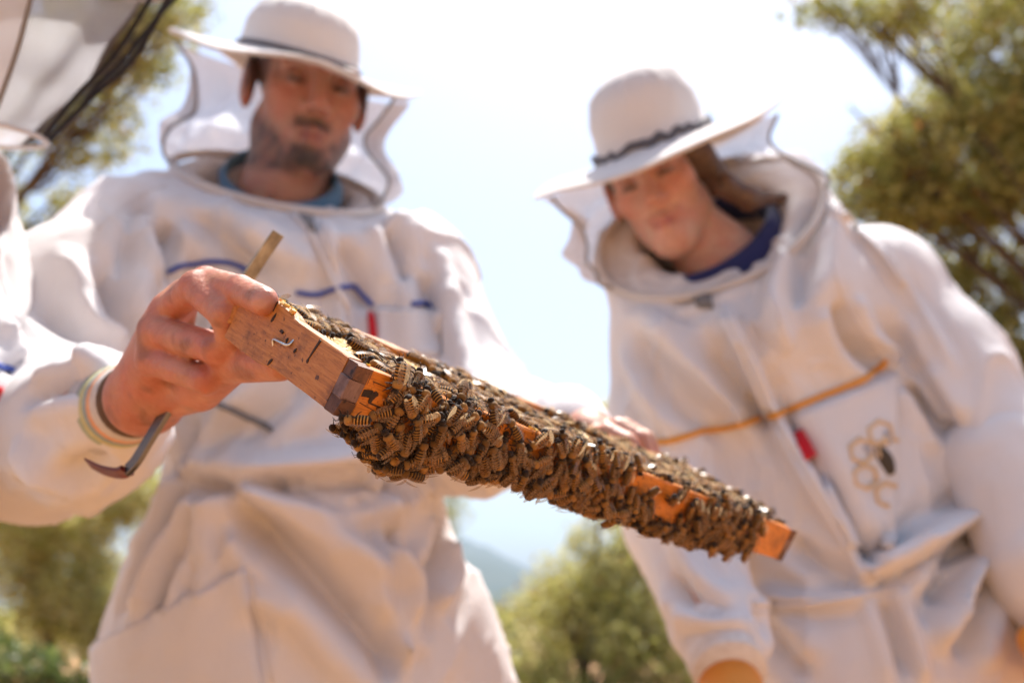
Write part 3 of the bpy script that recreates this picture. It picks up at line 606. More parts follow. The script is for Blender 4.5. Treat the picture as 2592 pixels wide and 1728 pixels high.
for layer in range(3):
    for it in range(5200):
        u = rng.uniform(U0 - .004, U1 + .004); s = rng.uniform(.06, 2.5) if layer else rng.uniform(.03, 2.5)
        if (.7 < s <= 1.15 and u < UB(948)) or (s > 1.15 and u < UB(990)): continue
        if s <= .7 and u < U0 + (0.004 if s > .4 else 0): continue
        if any(a < u < b_ and c_ <= s < d_ for a, b_, c_, d_ in BARE) and rng.random() > .02: continue
        if layer and H(u) < .004 and s > 1: continue
        p, nr = surf_pt(u, s); p = p + nr * (.0016 + (-.0048 if layer == 1 else (-.009 if layer == 2 else 0)) + rng.normal(0, .0014))
        if not try_place(p, (.0069, .0067, .0070)[layer]): continue
        hd = fw * (1 if rng.random() < .72 else -1) * 1.0 + fu * rng.normal(0, .75) + rng.normal(0, .25, 3); put_bee(p, nr + rng.normal(0, .24, 3), hd, 'bar', rng.uniform(.90, 1.08))
    if layer == 0:
        # bees straddling the upper edge of the bar, heads and tails in the sun
        for it in range(270):
            u = rng.uniform(U0, U1)
            if any(a < u < b_ for a, b_, c_, d_ in BARE if c_ == 0) and rng.random() > .03: continue
            p = FP(u, rng.uniform(-.0045, .003), rng.uniform(-.002, .004))
            if try_place(p, .0069): put_bee(p, -fv * .8 + fw * .7 + rng.normal(0, .2, 3), fw * (1 if rng.random() < .6 else -1) + fu * rng.normal(0, .4) + fv * .5, 'bar', rng.uniform(.93, 1.05))
# sunlit comb face
ct = []
for it in range(16000):
    u, v = rng.uniform(.012, FL - .012), rng.uniform(.006, .118); d = mnoise.noise((u * 22, v * 22, 1.7))
    if u < .05 + .03 * (v / .14) and rng.random() > .25: continue
    if d < -.12: continue
    p = FP(u, v, -.0006 + max(0, rng.normal(0, .0010)))
    if ct and (((np.array(ct[-1500:]) - p) ** 2).sum(1) < .0078 ** 2).any(): continue
    ct.append(p); put_bee(p, fw + rng.normal(0, .28, 3), fu * rng.normal() + fv * rng.normal(), 'comb', rng.uniform(.93, 1.07))
# inner face and upper edge of the far side bar
for it in range(1500):
    v = rng.uniform(.0, .108); p = FP(FL - TH - .002 + rng.uniform(-.003, .007), v + .012, rng.uniform(-.02, .004))
    if try_place(p, .0068): put_bee(p, -fu * rng.uniform(.2, 1) + fw, fw + fv * rng.normal(0, .8), 'comb', 1.0)
# the lone bee walking under the near corner
q0 = P(893, 1062, 0.452); put_bee(q0, -fw * .9 - fv * .5, P(860, 1055, .452) - q0, 'lone', 1.02, 0)
q0 = P(1008, 962, 0.462); put_bee(q0, -fv + fw * .2, P(1012, 1000, .459) - q0, 'bar', 1.06, 0)
# the 300 that show largest are individuals, the others one mass
def seen_rank(b):
    m, zone, var, d = b; nz = m[:3, 2]; face = max(0.05, unit(CAM - m[:3, 3]) @ nz + .35); return -face / d ** 2 if zone != 'lone' else -1e9
BEES.sort(key=seen_rank)
LBL = {'bar': ('honey bee packed in the dark cluster on the frame\'s bottom bar', 'bees clustered on the bottom bar'), 'comb': ('honey bee standing on the sunlit upper face of the comb', 'bees on the sunlit comb'), 'lone': ('lone honey bee crawling under the bare wooden corner of the frame', None)}
quota = {'bar': 205, 'comb': 94, 'lone': 1}; rest = []
for b_ in BEES:
    m, zone, var, d = b_
    if quota[zone] <= 0: rest.append(b_); continue
    quota[zone] -= 1; lb, gp = LBL[zone]; o = link('honey_bee', beeB[var][3], None, lb, 'bee', gp); o.matrix_world = Matrix(m.tolist())
    for wme in (beeW[var][3], beeW[var][5]):
        wo = bpy.data.objects.new('wing', wme); COL.objects.link(wo); wo.parent = o
vv, ff, cc, mi, uu, nv_ = [], [], [], [], [], 0
for m, zone, var, d in rest:
    A, tr = m[:3, :3], m[:3, 3]
    for (V, F, C, mat, uv) in ((beeB[var][0], beeB[var][1], beeB[var][2], 0, None), (beeW[var][0], beeW[var][1], None, 1, beeW[var][2]), (beeW[var][4], beeW[var][1], None, 1, beeW[var][2])):
        vv.append(V @ A.T + tr); ff.extend([tuple(i + nv_ for i in f) for f in F]); mi.extend([mat] * len(F)); cc.append(C if C is not None else np.ones((len(V), 3))); uu.append(uv if uv is not None else np.zeros((len(V), 2))); nv_ += len(V)
if rest:
    link('massed_bees', mesh_np('massed_bees', np.concatenate(vv), ff, ['bee_body', 'bee_wing'], True, np.concatenate(cc), np.concatenate(uu), mi), None, 'mass of honey bees crowding the far and hidden comb of the frame', 'bees', None, 'stuff')
print('BEES', len(BEES), 'rest', len(rest))

# ------------------------------------------------------------------ people
def head_sdf(org, Fd, Ud, s=1.0, woman=False, xs=1.0):
    y = unit(Fd); z = unit(np.asarray(Ud) - y * (np.asarray(Ud) @ y)); x = np.cross(y, z); A = np.stack([x, y, z])
    T = lambda p: org + s * ((np.asarray(p, float) * [xs, 1, 1]) @ A); pr = []
    E = lambda c, r, k, op='u': ell(T(c), np.array(r) * s * [xs, 1, 1], A, k, op); K = lambda a, b_, r1, r2, k, op='u': cone(T(a), T(b_), r1 * s, r2 * s, k, op)
    jw = .84 if woman else .92
    pr += [E((0, -.018, .030), (.074, .093, .080), .02), E((0, .032, -.034), (.055 if not woman else .053, .060, .088), .03), K((.046 * jw, .002, -.060), (.012, .070, -.100), .028, .022, .025), K((-.046 * jw, .002, -.060), (-.012, .070, -.100), .028, .022, .025),
           E((0, .078, -.110 if not woman else -.101), (.020, .018, .018), .02)]
    for sx in (-1, 1):
        pr += [E((sx * .042, .056, -.024), (.024, .022, .022), .025), K((sx * .044, .070, .020), (sx * .010, .086, .018), .010, .011, .016)]
    for sx in (-1, 1): pr.append(E((sx * .032, .101, -.003), (.021, .018, .013), .018, 's'))
    for sx in (-1, 1): pr.append(E((sx * .0315, .0755, -.003), (.0135, .0130, .0130), .005))
    pr += [K((0, .088, .008), (0, .1115, -.034), .0075, .0110, .012)] + [E((sx * .0125, .098, -.038), (.0085, .010, .0075), .007) for sx in (-1, 1)]
    m = -.068
    cw, cu = (.021, -.002) if not woman else (.026, .004)
    pr += [K((-cw, .084, m + cu), (0, .0965, m), .0048, .0070, .008), K((cw, .084, m + cu), (0, .0965, m), .0048, .0070, .008), K((-.017, .084, m - .010), (0, .0945, m - .012), .0055, .0080, .008), K((.017, .084, m - .010), (0, .0945, m - .012), .0055, .0080, .008),
           K((-.022, .094, m - .0055), (.022, .094, m - .0055), .0022, .0022, .004, 's')]
    for sx in (-1, 1):
        pr += [E((sx * .084, -.014, -.008), (.011, .021, .034), .010), E((sx * .096, -.008, -.004), (.006, .011, .018), .006, 's')]
    return pr, T, (lambda V: ((V - org) @ A.T) / s / [xs, 1, 1])
def lerp3(a, b_, t): t = np.clip(t, 0, 1)[:, None]; return np.asarray(a) * (1 - t) + np.asarray(b_) * t
def paint_head(L, cols, beard=True):
    """skin tone by place on the head: lips, brows, lashes, beard, flushed cheeks"""
    x, y, z = L[:, 0], L[:, 1], L[:, 2]; ax = np.abs(x); on = (np.linalg.norm(L * [1, 1, .8], axis=1) < .15); nz = vnoise(L, 70) * .5 + vnoise(L, 260) * .3
    def put(c, a): a = np.where(on, np.clip(a, 0, 1), 0); cols[:] = cols * (1 - a[:, None]) + np.asarray(c) * a[:, None]
    g = lambda cx, cy, cz, rx, ry, rz: np.exp(-(((ax - cx) / rx) ** 2 + ((y - cy) / ry) ** 2 + ((z - cz) / rz) ** 2))
    put((.50, .16, .11), .55 * g(.045, .07, -.03, .02, .03, .02)); put((.48, .14, .10), .6 * g(0, .108, -.032, .016, .02, .016)); put((.55, .14, .09), .6 * np.where(ax > .072, 1, 0) * g(.08, -.014, -.008, .02, .03, .04))
    if beard:
        edge = -.040 - .55 * np.maximum(0, y - .02) + .2 * np.maximum(0, .0 - y) ; m = np.clip((edge - z) / .016 + nz * .9, 0, 1) * np.clip((y + .03) / .02, 0, 1) * np.clip((z + .128) / .012, 0, 1)
        m = np.maximum(m, np.clip((.030 - ax) / .008, 0, 1) * np.clip((z + .064) / .004, 0, 1) * np.clip((-.046 - z) / .006, 0, 1) * (y > .07)); m *= 1 - g(0, .098, -.074, .019, .02, .0105) * 1.1
        put((.050, .030, .023), m * np.clip(.66 + nz * .9, 0, 1)); put((.030, .019, .015), .80 * np.exp(-((ax / .020) ** 4 + ((z + .101) / .016) ** 4)) * (y > .05)); put((.030, .019, .015), .72 * np.exp(-((ax / .027) ** 4 + ((z + .0545 + ax * .25) / .0065) ** 2)) * (y > .06)); put((.03, .02, .016), np.clip((ax - .058) / .008, 0, 1) * np.clip((.030 - np.abs(y - .012)) / .01, 0, 1) * np.clip((z + .03) / .02, 0, 1) * .75)
        put((.30, .095, .075), 1.0 * np.exp(-((ax / .018) ** 4 + ((z + .0735) / .0085) ** 2)) * (y > .078))
    else: put((.46, .12, .10), .8 * np.exp(-((ax / .025) ** 4 + ((z + .0735 - ax * .2) / .0080) ** 2)) * (y > .074))
    put((.04, .022, .015), .85 * np.exp(-(((ax - .030) / .019) ** 4 + ((z - .021 + .15 * np.maximum(0, ax - .03)) / .0045) ** 2)) * (y > .06))
    put((.03, .018, .013), .95 * np.exp(-(((ax - .0315) / .0135) ** 4 + ((z + .0065) / .0045) ** 2)) * (y > .065)); put((.24, .10, .075), .45 * g(.0315, .08, .003, .016, .02, .008))
def skin_body(root, prims, lo, hi, res, paints, base=(.50, .25, .17), name='body'):
    V, F = biggest(*sdf_mesh(prims, lo, hi, res)); V = laplace(V, F, 1, .5); cols = np.tile(np.array(base), (len(V), 1)); n = vnoise(V, 28)[:, None]; cols *= 1 + .10 * n; cols[:, 1:] *= 1 - .20 * vnoise(V, 60, 9)[:, None]
    for p in paints: p(V, cols)
    return link(name, mesh_np(name, V, F, 'skin', True, np.clip(cols, 0, 1)), root)
def suit_mesh(root, prims, lo, hi, res, strokes, seed, amp=1.0, name='suit'):
    V, F = biggest(*sdf_mesh(prims, lo, hi, res)); V = laplace(V, F, 3, .5); Nn = vnormals(V, F); s0 = Surf(V, F)
    V = folds(V, Nn, s0, strokes)
    big = vnoise(V * [1, 1, .45], 11, seed); mid = vnoise(V * [1.2, 1, .6] + big[:, None] * .03, 24, seed + 4); ridg = 1 - np.abs(vnoise(V * [1, 1, .5] + big[:, None] * .05, 8, seed + 9)) * 2
    fine = 1 - np.abs(vnoise(V * [1.2, 1.2, .55] + mid[:, None] * .03, 19, seed + 2)) * 2; gate = np.clip(vnoise(V, 5, seed + 7) * 2 + .35, 0, 1)
    V = V + Nn * (amp * .0042 * gate * np.clip(fine, 0, 1) ** 8)[:, None]
    V = V + Nn * (amp * (.0030 * big + .0016 * mid + .0065 * np.clip(ridg, 0, 1) ** 7))[:, None]; V = laplace(V, F, 1, .3)
    o = link(name, mesh_np(name, V, F, 'suit_cotton'), root); return o, Surf(V, F)
def hat(root, C, Nv, A, rc, hc, rb, wob=0.0, lab=None, ell_b=1.12, band_h=.010, tape='black_tape', seed=1, ruche=0.0, droop=.10, floppy=.008):
    Nv = unit(Nv); a = unit(np.asarray(A) - Nv * (np.asarray(A) @ Nv)); b_ = np.cross(Nv, a); b_ = b_ if b_ @ (CAM - C) > 0 else -b_; n = 72
    prof = [(0.001, hc * 1.08), (rc * .28, hc * 1.055), (rc * .48, hc * 1.01), (rc * .64, hc * .935), (rc * .755, hc * .845), (rc * .83, hc * .76), (rc * .875, hc * .69), (rc * .91, hc * .61), (rc * .95, hc * .5), (rc * .97, hc * .3), (rc, 0.004), (rc + .008, -.0005)]
    nb = 9
    for i in range(1, nb + 1): r = rc + .008 + (rb - rc - .008) * i / nb; prof.append((r, -droop * (r - rc)))
    prof += [(rb + .002, -droop * (rb - rc) - .002), (rb, -droop * (rb - rc) - .0045)]
    for i in range(nb, -1, -1): r = rc - .002 + (rb - rc) * i / (nb + 1); prof.append((r, -droop * max(0, r - rc) - .0055))
    V = []
    for j, (r, h) in enumerate(prof):
        br = max(0, (r - rc) / (rb - rc))
        for k in range(n):
            th = 2 * math.pi * k / n; wv_ = wob * math.sin(2 * th + seed) * br ** 1.5 + floppy * br * (math.sin(3 * th + seed * 2) + .6 * math.sin(5 * th + seed)); e = 1 + (ell_b - 1) * (math.sin(th) ** 2)
            gath = (.0022 * math.sin(26 * th + seed) + .0018 * math.sin(17 * th)) * math.exp(-((h - hc * .84) / (hc * .09)) ** 2) if r < rc else 0
            cr = .0022 * mnoise.noise((math.cos(th) * 3, math.sin(th) * 3, h * 40 + seed)) if r <= rc else .0012 * mnoise.noise((math.cos(th) * 9, math.sin(th) * 9, r * 50 + seed))
            V.append(C + (a * math.cos(th) + b_ * math.sin(th) * e) * (r + gath + cr) + Nv * (h + wv_ + (cr if r > rc else 0)))
    F = [(j * n + k, j * n + (k + 1) % n, (j + 1) * n + (k + 1) % n, (j + 1) * n + k) for j in range(len(prof) - 1) for k in range(n)]
    ho = link('hat', mesh_np('hat', np.array(V), F, 'hat_canvas'), root, lab); pv = []
    for (r, h) in ((rc + .0025, .0015), (rc + .0045, .004), (rc * .995 + .0035, band_h * .8), (rc * .99 + .001, band_h), (rc * .98 - .002, band_h * .8), (rc - .002, .002)):
        for k in range(n):
            th = 2 * math.pi * k / n; e = 1 + (ell_b - 1) * (math.sin(th) ** 2); q = ruche * mnoise.noise((math.cos(th) * 6, math.sin(th) * 6, r * 90 + seed)); pv.append(C + (a * math.cos(th) + b_ * math.sin(th) * e) * (r + abs(q)) + Nv * (h + q * 1.6))
    F = [(j * n + k, j * n + (k + 1) % n, ((j + 1) % 6) * n + (k + 1) % n, ((j + 1) % 6) * n + k) for j in range(6) for k in range(n)]
    link('hat_band', mesh_np('hat_band', np.array(pv), F, tape), ho)
    ring = np.array([C + (a * math.cos(th) + b_ * math.sin(th) * (1 + (ell_b - 1) * math.sin(th) ** 2)) * (rb + .001) + Nv * (-droop * (rb - rc) - .002 + wob * math.sin(2 * th + seed) + floppy * (math.sin(3 * th + seed * 2) + .6 * math.sin(5 * th + seed))) for th in np.linspace(0, 2 * math.pi, n, endpoint=False)])
    link('brim_wire', mesh_np('brim_wire', *tube(ring, .0028, 6, True), 'hat_canvas'), ho)
    return a, b_, Nv
def veil(root, C, a, b_, Nv, rb, C2, A2, B2, seed, net='veil_net', split=.30, pinch=.22, bulge=.10, eb=1.12, net_edge=True, drop=.02, fold=1.0, tapes=(), zip_r=.0062):
    n, m = 120, 30; G = np.zeros((m + 1, n + 1, 3))
    for j in range(m + 1):
        t = j / m
        for k in range(n + 1):
            th = 2 * math.pi * k / n; top = C + (a * math.cos(th) + b_ * math.sin(th) * (1 + (eb - 1) * math.sin(th) ** 2)) * rb * .95 - Nv * (.016); bot = C2 + A2 * math.cos(th) + B2 * math.sin(th); cen = C * (1 - t) + C2 * t
            p = top * (1 - t) + bot * t; rad = p - cen; sc = 1 - pinch * math.sin(math.pi * min(1, t * 1.7)) ** 1.3 * (1 if t < .6 else .6) + bulge * math.sin(math.pi * max(0, (t - .45) / .55)); fo = fold * math.sin(math.pi * t) * (.05 * math.sin(9 * th + seed + 3 * t) + .05 * math.sin(15 * th + 2 * seed - 2 * t) + .16 * mnoise.noise((math.cos(th) * 2.2, math.sin(th) * 2.2, t * 3.4 + seed)))
            G[j, k] = cen + rad * (sc + fo) - np.array([0, 0, drop * math.sin(math.pi * t)])
    ths = np.sin(np.linspace(0, 2 * math.pi, n + 1)); du = np.concatenate([[0], np.cumsum(np.linalg.norm(np.diff(G[m // 2], axis=0), axis=1))]); idx = np.arange((m + 1) * (n + 1)).reshape(m + 1, n + 1); UV = np.zeros((m + 1, n + 1, 2)); UV[..., 0] = du[None]; UV[..., 1] = np.concatenate([[0], np.cumsum(np.linalg.norm(np.diff(G[:, n // 4], axis=0), axis=1))])[:, None]
    for nm, sel, mat in (('veil_back', (ths[:-1] + ths[1:]) / 2 <= split, 'veil_cloth'), ('veil_net', (ths[:-1] + ths[1:]) / 2 > split, net)):
        ks = np.nonzero(sel)[0]; F = np.stack([idx[:-1][:, ks], idx[:-1][:, ks + 1], idx[1:][:, ks + 1], idx[1:][:, ks]], -1).reshape(-1, 4); used, inv_ = np.unique(F, return_inverse=True)
        link(nm, mesh_np(nm, G.reshape(-1, 3)[used], inv_.reshape(F.shape), mat, True, None, UV.reshape(-1, 2)[used]), root)
    if net_edge:
        ks = np.nonzero((ths[:-1] + ths[1:]) / 2 > split)[0]
        for k in (ks[0], ks[-1] + 1): link('veil_seam', mesh_np('veil_seam', *tube(G[:, k], .0022, 5), 'grey_tape'), root)
    for k in tapes: link('veil_tape', mesh_np('veil_tape', *tube(G[:, k], .0022, 6), 'net_tape'), root)
    link('collar_zip', mesh_np('collar_zip', *tube(np.array([C2 + A2 * math.cos(t_) + B2 * math.sin(t_) for t_ in np.linspace(0, 2 * math.pi, 80, endpoint=False)]), zip_r, 8, True), 'hat_canvas'), root)
def collar(root, C, A, B, h, Nv, mat, label=None):
    n = 48; V = []
    for (s, z) in ((1.0, 0), (1.02, h * .5), (.93, h), (.88, h * .98), (.92, 0)):
        for k in range(n): th = 2 * math.pi * k / n; V.append(C + (A * math.cos(th) + B * math.sin(th)) * s + Nv * z * (1 + .25 * math.sin(th + 2)))
    F = [(j * n + k, j * n + (k + 1) % n, ((j + 1) % 5) * n + (k + 1) % n, ((j + 1) % 5) * n + k) for j in range(5) for k in range(n)]; link('shirt_collar', mesh_np('shirt_collar', np.array(V), F, mat), root, label)
def add_tube(root, name, pts, r, mat, seg=6, parent=None):
    if pts is None or len(pts) < 3: return
    return link(name, mesh_np(name, *tube(pts, r, seg), mat), parent or root)
def cuff(root, a, b_, r0, r1, bands):
    a = np.asarray(a); b_ = np.asarray(b_); n = 30; pts = [a + (b_ - a) * i / n for i in range(n + 1)]; rad = [r0 + (r1 - r0) * i / n + .0009 * math.sin(i * 2.2) for i in range(n + 1)]; V, F = tube(pts, rad, 28); cols = np.repeat(np.array([bands[min(len(bands) - 1, int(i / (n + 1) * len(bands)))] for i in range(n + 1)]), 28, 0)
    link('cuff', mesh_np('cuff', V, F, 'knit', True, cols), root)
def boots(root, feet):
    for (f, d) in feet:
        f = np.asarray(f, float); d = unit(d); pr = [cone(f + [0, 0, .05], f + [0, 0, .30], .052, .062, .03), cone(f + [0, 0, .045], f + d * .17 + [0, 0, .038], .044, .040, .03), cone(f - d * .03 + [0, 0, .035], f + d * .19 + [0, 0, .03], .03, .03, .02)]; V, F = sdf_mesh(pr, f - .3, f + .4, .007); V[:, 2] = np.maximum(V[:, 2], .002); link('boot', mesh_np('boot', V, F, 'boot_rubber'), root)
BOX = lambda c, r: (np.asarray(c) - r, np.asarray(c) + r)
CAX = np.stack([RT, UP, FW])
def hand_prims(wrist, fingers, thumb, palm_r=.014, kk=.010, k0=.004):
    pr = []
    for pts, rs in fingers: pr.append(cone(wrist, pts[0] + (pts[0] - CAM) * .012, .0195, rs[0] * 1.02, .012))
    pr.append(cone(wrist, thumb[0][1], .018, .014, .014))
    for i in range(len(fingers) - 1): pr.append(cone(fingers[i][0][0], fingers[i + 1][0][0], .0095, .0095, .006))
    for pts, rs in fingers + [thumb]:
        for i in range(len(pts) - 1): pr.append(cone(pts[i], pts[i + 1], rs[i], rs[i + 1], .0018))
    return pr

# ---- the bearded man
man = thing('person', gz(P(740, 1000, 1.22)), 'bearded person in white bee suit and brimmed hat holding the hive frame', 'person')
mF, mU = CV(.36, -.10, -.93), CV(.17, .98, -.06); meye = P(806, 204, 1.30); mo = meye - unit(mF) * .078
hp, hT, hL = head_sdf(mo, mF, mU, 1.02, xs=.92)
neckb = P(700, 500, 1.36); bp = list(hp) + [cone(hT((0, -.022, -.07)), neckb, .053, .056, .03), cone(hT((0, .0, -.10)), P(720, 520, 1.34), .030, .045, .03)]
mSR, mER, mWR = P(345, 640, 1.22), P(95, 1085, .955), P(368, 1004, .662); mSL, mEL, mWL = P(1040, 715, 1.29), P(1205, 1080, 1.14), P(1490, 1108, .915)
bp += [ell(P(720, 900, 1.28), (.14, .15, .09), CAX, .05), cone(mSR, mSL, .05, .05, .03)] + chain([mSR, mER, mWR], [.045, .034, .0195], .02) + chain([mSL, mEL, mWL], [.045, .036, .0245], .02)
rf = [([P(470, 745, .615), P(520, 712, .580), P(608, 734, .540), P(668, 762, .512)], [.0092, .0088, .0082, .0078]),
      ([P(428, 785, .608), P(496, 726, .568), P(572, 796, .542), P(586, 868, .555)], [.0098, .0096, .0088, .0078]),
      ([P(394, 838, .602), P(552, 882, .558), P(566, 905, .585), P(500, 900, .605)], [.0098, .0092, .0086, .0080]),
      ([P(386, 912, .600), P(522, 962, .571), P(530, 972, .596), P(470, 950, .612)], [.0090, .0082, .0078, .0074])]
rth = ([P(435, 1000, .645), P(505, 978, .620), P(590, 918, .572), P(712, 922, .530)], [.015, .0155, .0120, .0092])
bp += hand_prims(mWR, rf, rth)
lf = [([P(1490, 1075, .90), P(1540, 1062, .875), P(1590, 1085, .862), P(1610, 1130, .858)], [.010, .0098, .009, .008]), ([P(1510, 1062, .915), P(1565, 1050, .895), P(1620, 1078, .885), P(1640, 1130, .88)], [.0105, .010, .009, .008]),
      ([P(1530, 1060, .93), P(1580, 1050, .915), P(1635, 1080, .905), P(1655, 1125, .90)], [.010, .0095, .009, .008]), ([P(1545, 1062, .945), P(1595, 1060, .93), P(1640, 1090, .922), P(1655, 1130, .915)], [.009, .0085, .008, .0075])]
dn_ = UP * -.012; lf = [([q + dn_ for q in pts], rs) for pts, rs in lf]
bp += hand_prims(mWL, lf, ([P(1500, 1110, .90), P(1530, 1130, .89), P(1590, 1160, .885), P(1650, 1170, .885)], [.013, .0125, .0105, .009]))
nail = P(652, 757, .503)
def mpaint(V, c):
    L = hL(V); paint_head(L, c, True); nm = np.linalg.norm(L, axis=1) > .20; hd = np.linalg.norm(V - P(480, 850, .6), axis=1) < .13; c[hd] = c[hd] * [.98, .76, .68]
    for (pp, rr) in ((rf[1][0][1], .012), (rf[2][0][1], .011), (rf[0][0][1], .011)): d = np.exp(-((V - pp) ** 2).sum(1) / rr ** 2)[:, None]; c[:] = c * (1 - .3 * d) + np.array([.52, .17, .12]) * .3 * d
    st = np.clip(vnoise(V, 85, 4.4) * 3.2 - .75, 0, 1) * hd; c[:] = c * (1 - .45 * st[:, None]) + np.array([.13, .055, .03]) * .45 * st[:, None]
    dn = np.exp(-(((V - nail) ** 2).sum(1) / .0062 ** 2) ** 2)[:, None]; c[:] = c * (1 - .6 * dn) + np.array([.60, .34, .29]) * .6 * dn
bp.append(cut(P(757, 160, 1.37) + CV(.235, .962, -.13) * .004, CV(.235, .962, -.13), .2))
skin_body(man, bp, P(-40, 1250, 1.0) * [1, 0, 1] + [-.05, .45, -.1], np.array([.22, 1.55, 1.95]), .0021, [mpaint])
# suit
mC2 = P(700, 468, 1.325); mA2 = CV(.136, -.030, .0); mB2 = CV(.010, -.045, -.118)
mCn = unit(np.cross(mA2, mB2)); mCn = mCn if mCn[2] > 0 else -mCn
hipc = P(755, 1560, 1.16); kL = lambda px, d, z: np.array([*P(px, 1700, d)[:2], z])
sp_ = [ell(P(720, 830, 1.27), (.190, .195, .118), CAX, .05), cone(P(420, 660, 1.26), P(1000, 715, 1.29), .080, .080, .07), cone(P(712, 660, 1.29), P(702, 470, 1.33), .145, .136, .06), ell(P(765, 1130, 1.19), (.158, .17, .118), CAX, .06), ell(P(750, 1480, 1.165), (.190, .17, .135), CAX, .05), ell(P(745, 1720, 1.15), (.225, .17, .150), CAX, .06)]
sp_ += [cone(kL(590, 1.16, .86), kL(570, 1.20, .10), .120, .085, .05), cone(kL(930, 1.16, .86), kL(960, 1.20, .10), .120, .085, .05), cone(P(1130, 1560, 1.17), P(1200, 1800, 1.15), .045, .055, .05)]
sp_ += chain([mSR, P(190, 790, 1.08), mER], [.088, .082, .078], .05) + chain([mER, P(210, 1085, .83), P(300, 1035, .752)], [.078, .056, .036], .04) + chain([mSL, mEL], [.080, .068], .05) + chain([mEL, P(1440, 1108, .95)], [.068, .046], .04)
sp_ += [cut(mC2, mCn, .21), cone(mC2 - mCn * .0, mC2 - mCn * .06, .105, .08, .01, 's')]
mst = [([(478, 1215), (420, 1330), (300, 1560)], .012, -.012), ([(500, 1225), (455, 1370), (380, 1600)], .012, -.012), ([(520, 1230), (500, 1350), (455, 1560)], .011, -.011), ([(540, 1235), (545, 1330), (560, 1420)], .010, -.008), ([(465, 1200), (380, 1350), (270, 1500)], .012, .008),
       ([(548, 1240), (700, 1360), (820, 1480), (960, 1640), (1010, 1720)], .018, -.020), ([(560, 1225), (720, 1300), (900, 1400), (1010, 1480)], .02, .012), ([(560, 1215), (720, 1240), (860, 1265), (980, 1250)], .012, -.010), ([(560, 1200), (740, 1180), (900, 1150), (1040, 1100)], .016, .010), ([(740, 1225), (880, 1200), (960, 1170)], .010, -.009),
       ([(945, 1180), (985, 1300), (1000, 1400), (1045, 1500), (1020, 1640), (1005, 1725)], .011, .013), ([(975, 1250), (1010, 1380), (1065, 1480)], .010, -.011), ([(1065, 1500), (1120, 1380), (1100, 1260)], .012, -.010), ([(1100, 1540), (1150, 1460), (1130, 1350)], .012, .008),
       ([(470, 1170), (490, 1120), (500, 1060)], .012, -.008), ([(520, 1180), (560, 1110), (640, 1040)], .012, -.008), ([(440, 1210), (560, 1225), (700, 1228), (900, 1225), (1080, 1215)], .014, -.012),
       ([(420, 560), (400, 640), (420, 720)], .014, -.016), ([(360, 480), (330, 600), (300, 740)], .014, -.010), ([(250, 620), (280, 760), (340, 880), (360, 960)], .016, -.014), ([(200, 680), (230, 820), (300, 920)], .014, .010), ([(100, 760), (180, 850), (270, 900)], .012, -.008), ([(60, 1010), (140, 980), (250, 960)], .010, -.009), ([(40, 1120), (130, 1180), (230, 1220)], .012, .008), ([(50, 1230), (170, 1200), (270, 1140)], .010, -.008),
       ([(980, 560), (1010, 640), (1030, 720)], .012, -.012), ([(1060, 620), (1080, 720), (1100, 900)], .013, -.013), ([(1130, 700), (1150, 800), (1180, 950)], .012, .008), ([(600, 560), (700, 640), (800, 680)], .02, .008), ([(480, 520), (560, 600), (700, 700)], .016, -.009), ([(860, 620), (900, 700), (920, 780)], .012, -.008), ([(820, 560), (850, 700), (870, 900), (900, 1050)], .008, .007), ([(700, 900), (640, 980), (560, 1080)], .018, .010), ([(780, 940), (720, 1020), (600, 1120)], .014, -.010), ([(620, 1500), (760, 1560), (880, 1700)], .016, .008)]
msuit, mS = suit_mesh(man, sp_, np.array([-.72, .55, -.02]), np.array([.25, 1.62, 1.75]), .0048, mst + [([(x, 1170 - (x * 7 % 23)), (x + 4, 1215), (x - (x - 760) * -.06, 1275 + (x * 13 % 60))], .0055, -.0042) for x in range(455, 1085, 27)], 1.3)
boots(man, [(kL(570, 1.18, 0), (-.15, -1, 0)), (kL(960, 1.18, 0), (.15, -1, 0))])
a, b_, nv2 = hat(man, P(757, 160, 1.37), CV(.235, .962, -.13), CV(.96, -.24, 0), .083, .079, .168, wob=.010, seed=2.0, ell_b=1.10, lab=None)
veil(man, P(757, 160, 1.37), a, b_, nv2, .168, mC2 + mCn * .004, mA2, mB2, 3.3, pinch=.16, bulge=.08, split=.34, fold=.8)
collar(man, P(712, 482, 1.335), CV(.080, -.014, .01), CV(.01, -.050, -.072), .024, unit(CV(-.05, .95, .25)), 'blue_shirt')
cuff(man, P(284, 1040, .765), P(346, 1012, .684), .0345, .0250, [(.6, .58, .56), (.6, .58, .56), (.6, .58, .56), (.6, .58, .56), (.24, .24, .30), (.40, .46, .34), (.60, .57, .30), (.32, .40, .40), (.80, .38, .20), (.76, .44, .28), (.66, .62, .58), (.62, .58, .55), (.16, .11, .08)])
cuff(man, P(1425, 1108, .965), P(1475, 1108, .925), .043, .031, [(.7, .68, .66)] * 3)
for nm, pts in (('chest_piping', [(425, 690), (470, 672), (540, 664), (600, 676), (640, 700)]), ('chest_piping', [(752, 742), (800, 748), (870, 728), (905, 732), (945, 775)]), ('chest_piping', [(1040, 772), (1075, 768), (1095, 778)])):
    add_tube(man, nm, mS.path(pts, .003), .0030, 'blue_piping', 6, msuit)
p_ = patch(mS, [(955, 780), (1118, 790), (1112, 905), (950, 905)], (10, 8)); link('chest_pocket', mesh_np('chest_pocket', *p_, 'suit_cotton'), msuit)
p_ = patch(mS, [(240, 1632), (622, 1436), (690, 1900), (250, 1900)], (20, 20), .005, .003); link('hip_pocket', mesh_np('hip_pocket', *p_, 'suit_cotton'), msuit)
add_tube(man, 'zip_placket', mS.path([(742, 545), (790, 600), (850, 720), (880, 800), (900, 960), (945, 1150)], .002), .0040, 'suit_cotton', 6, msuit)
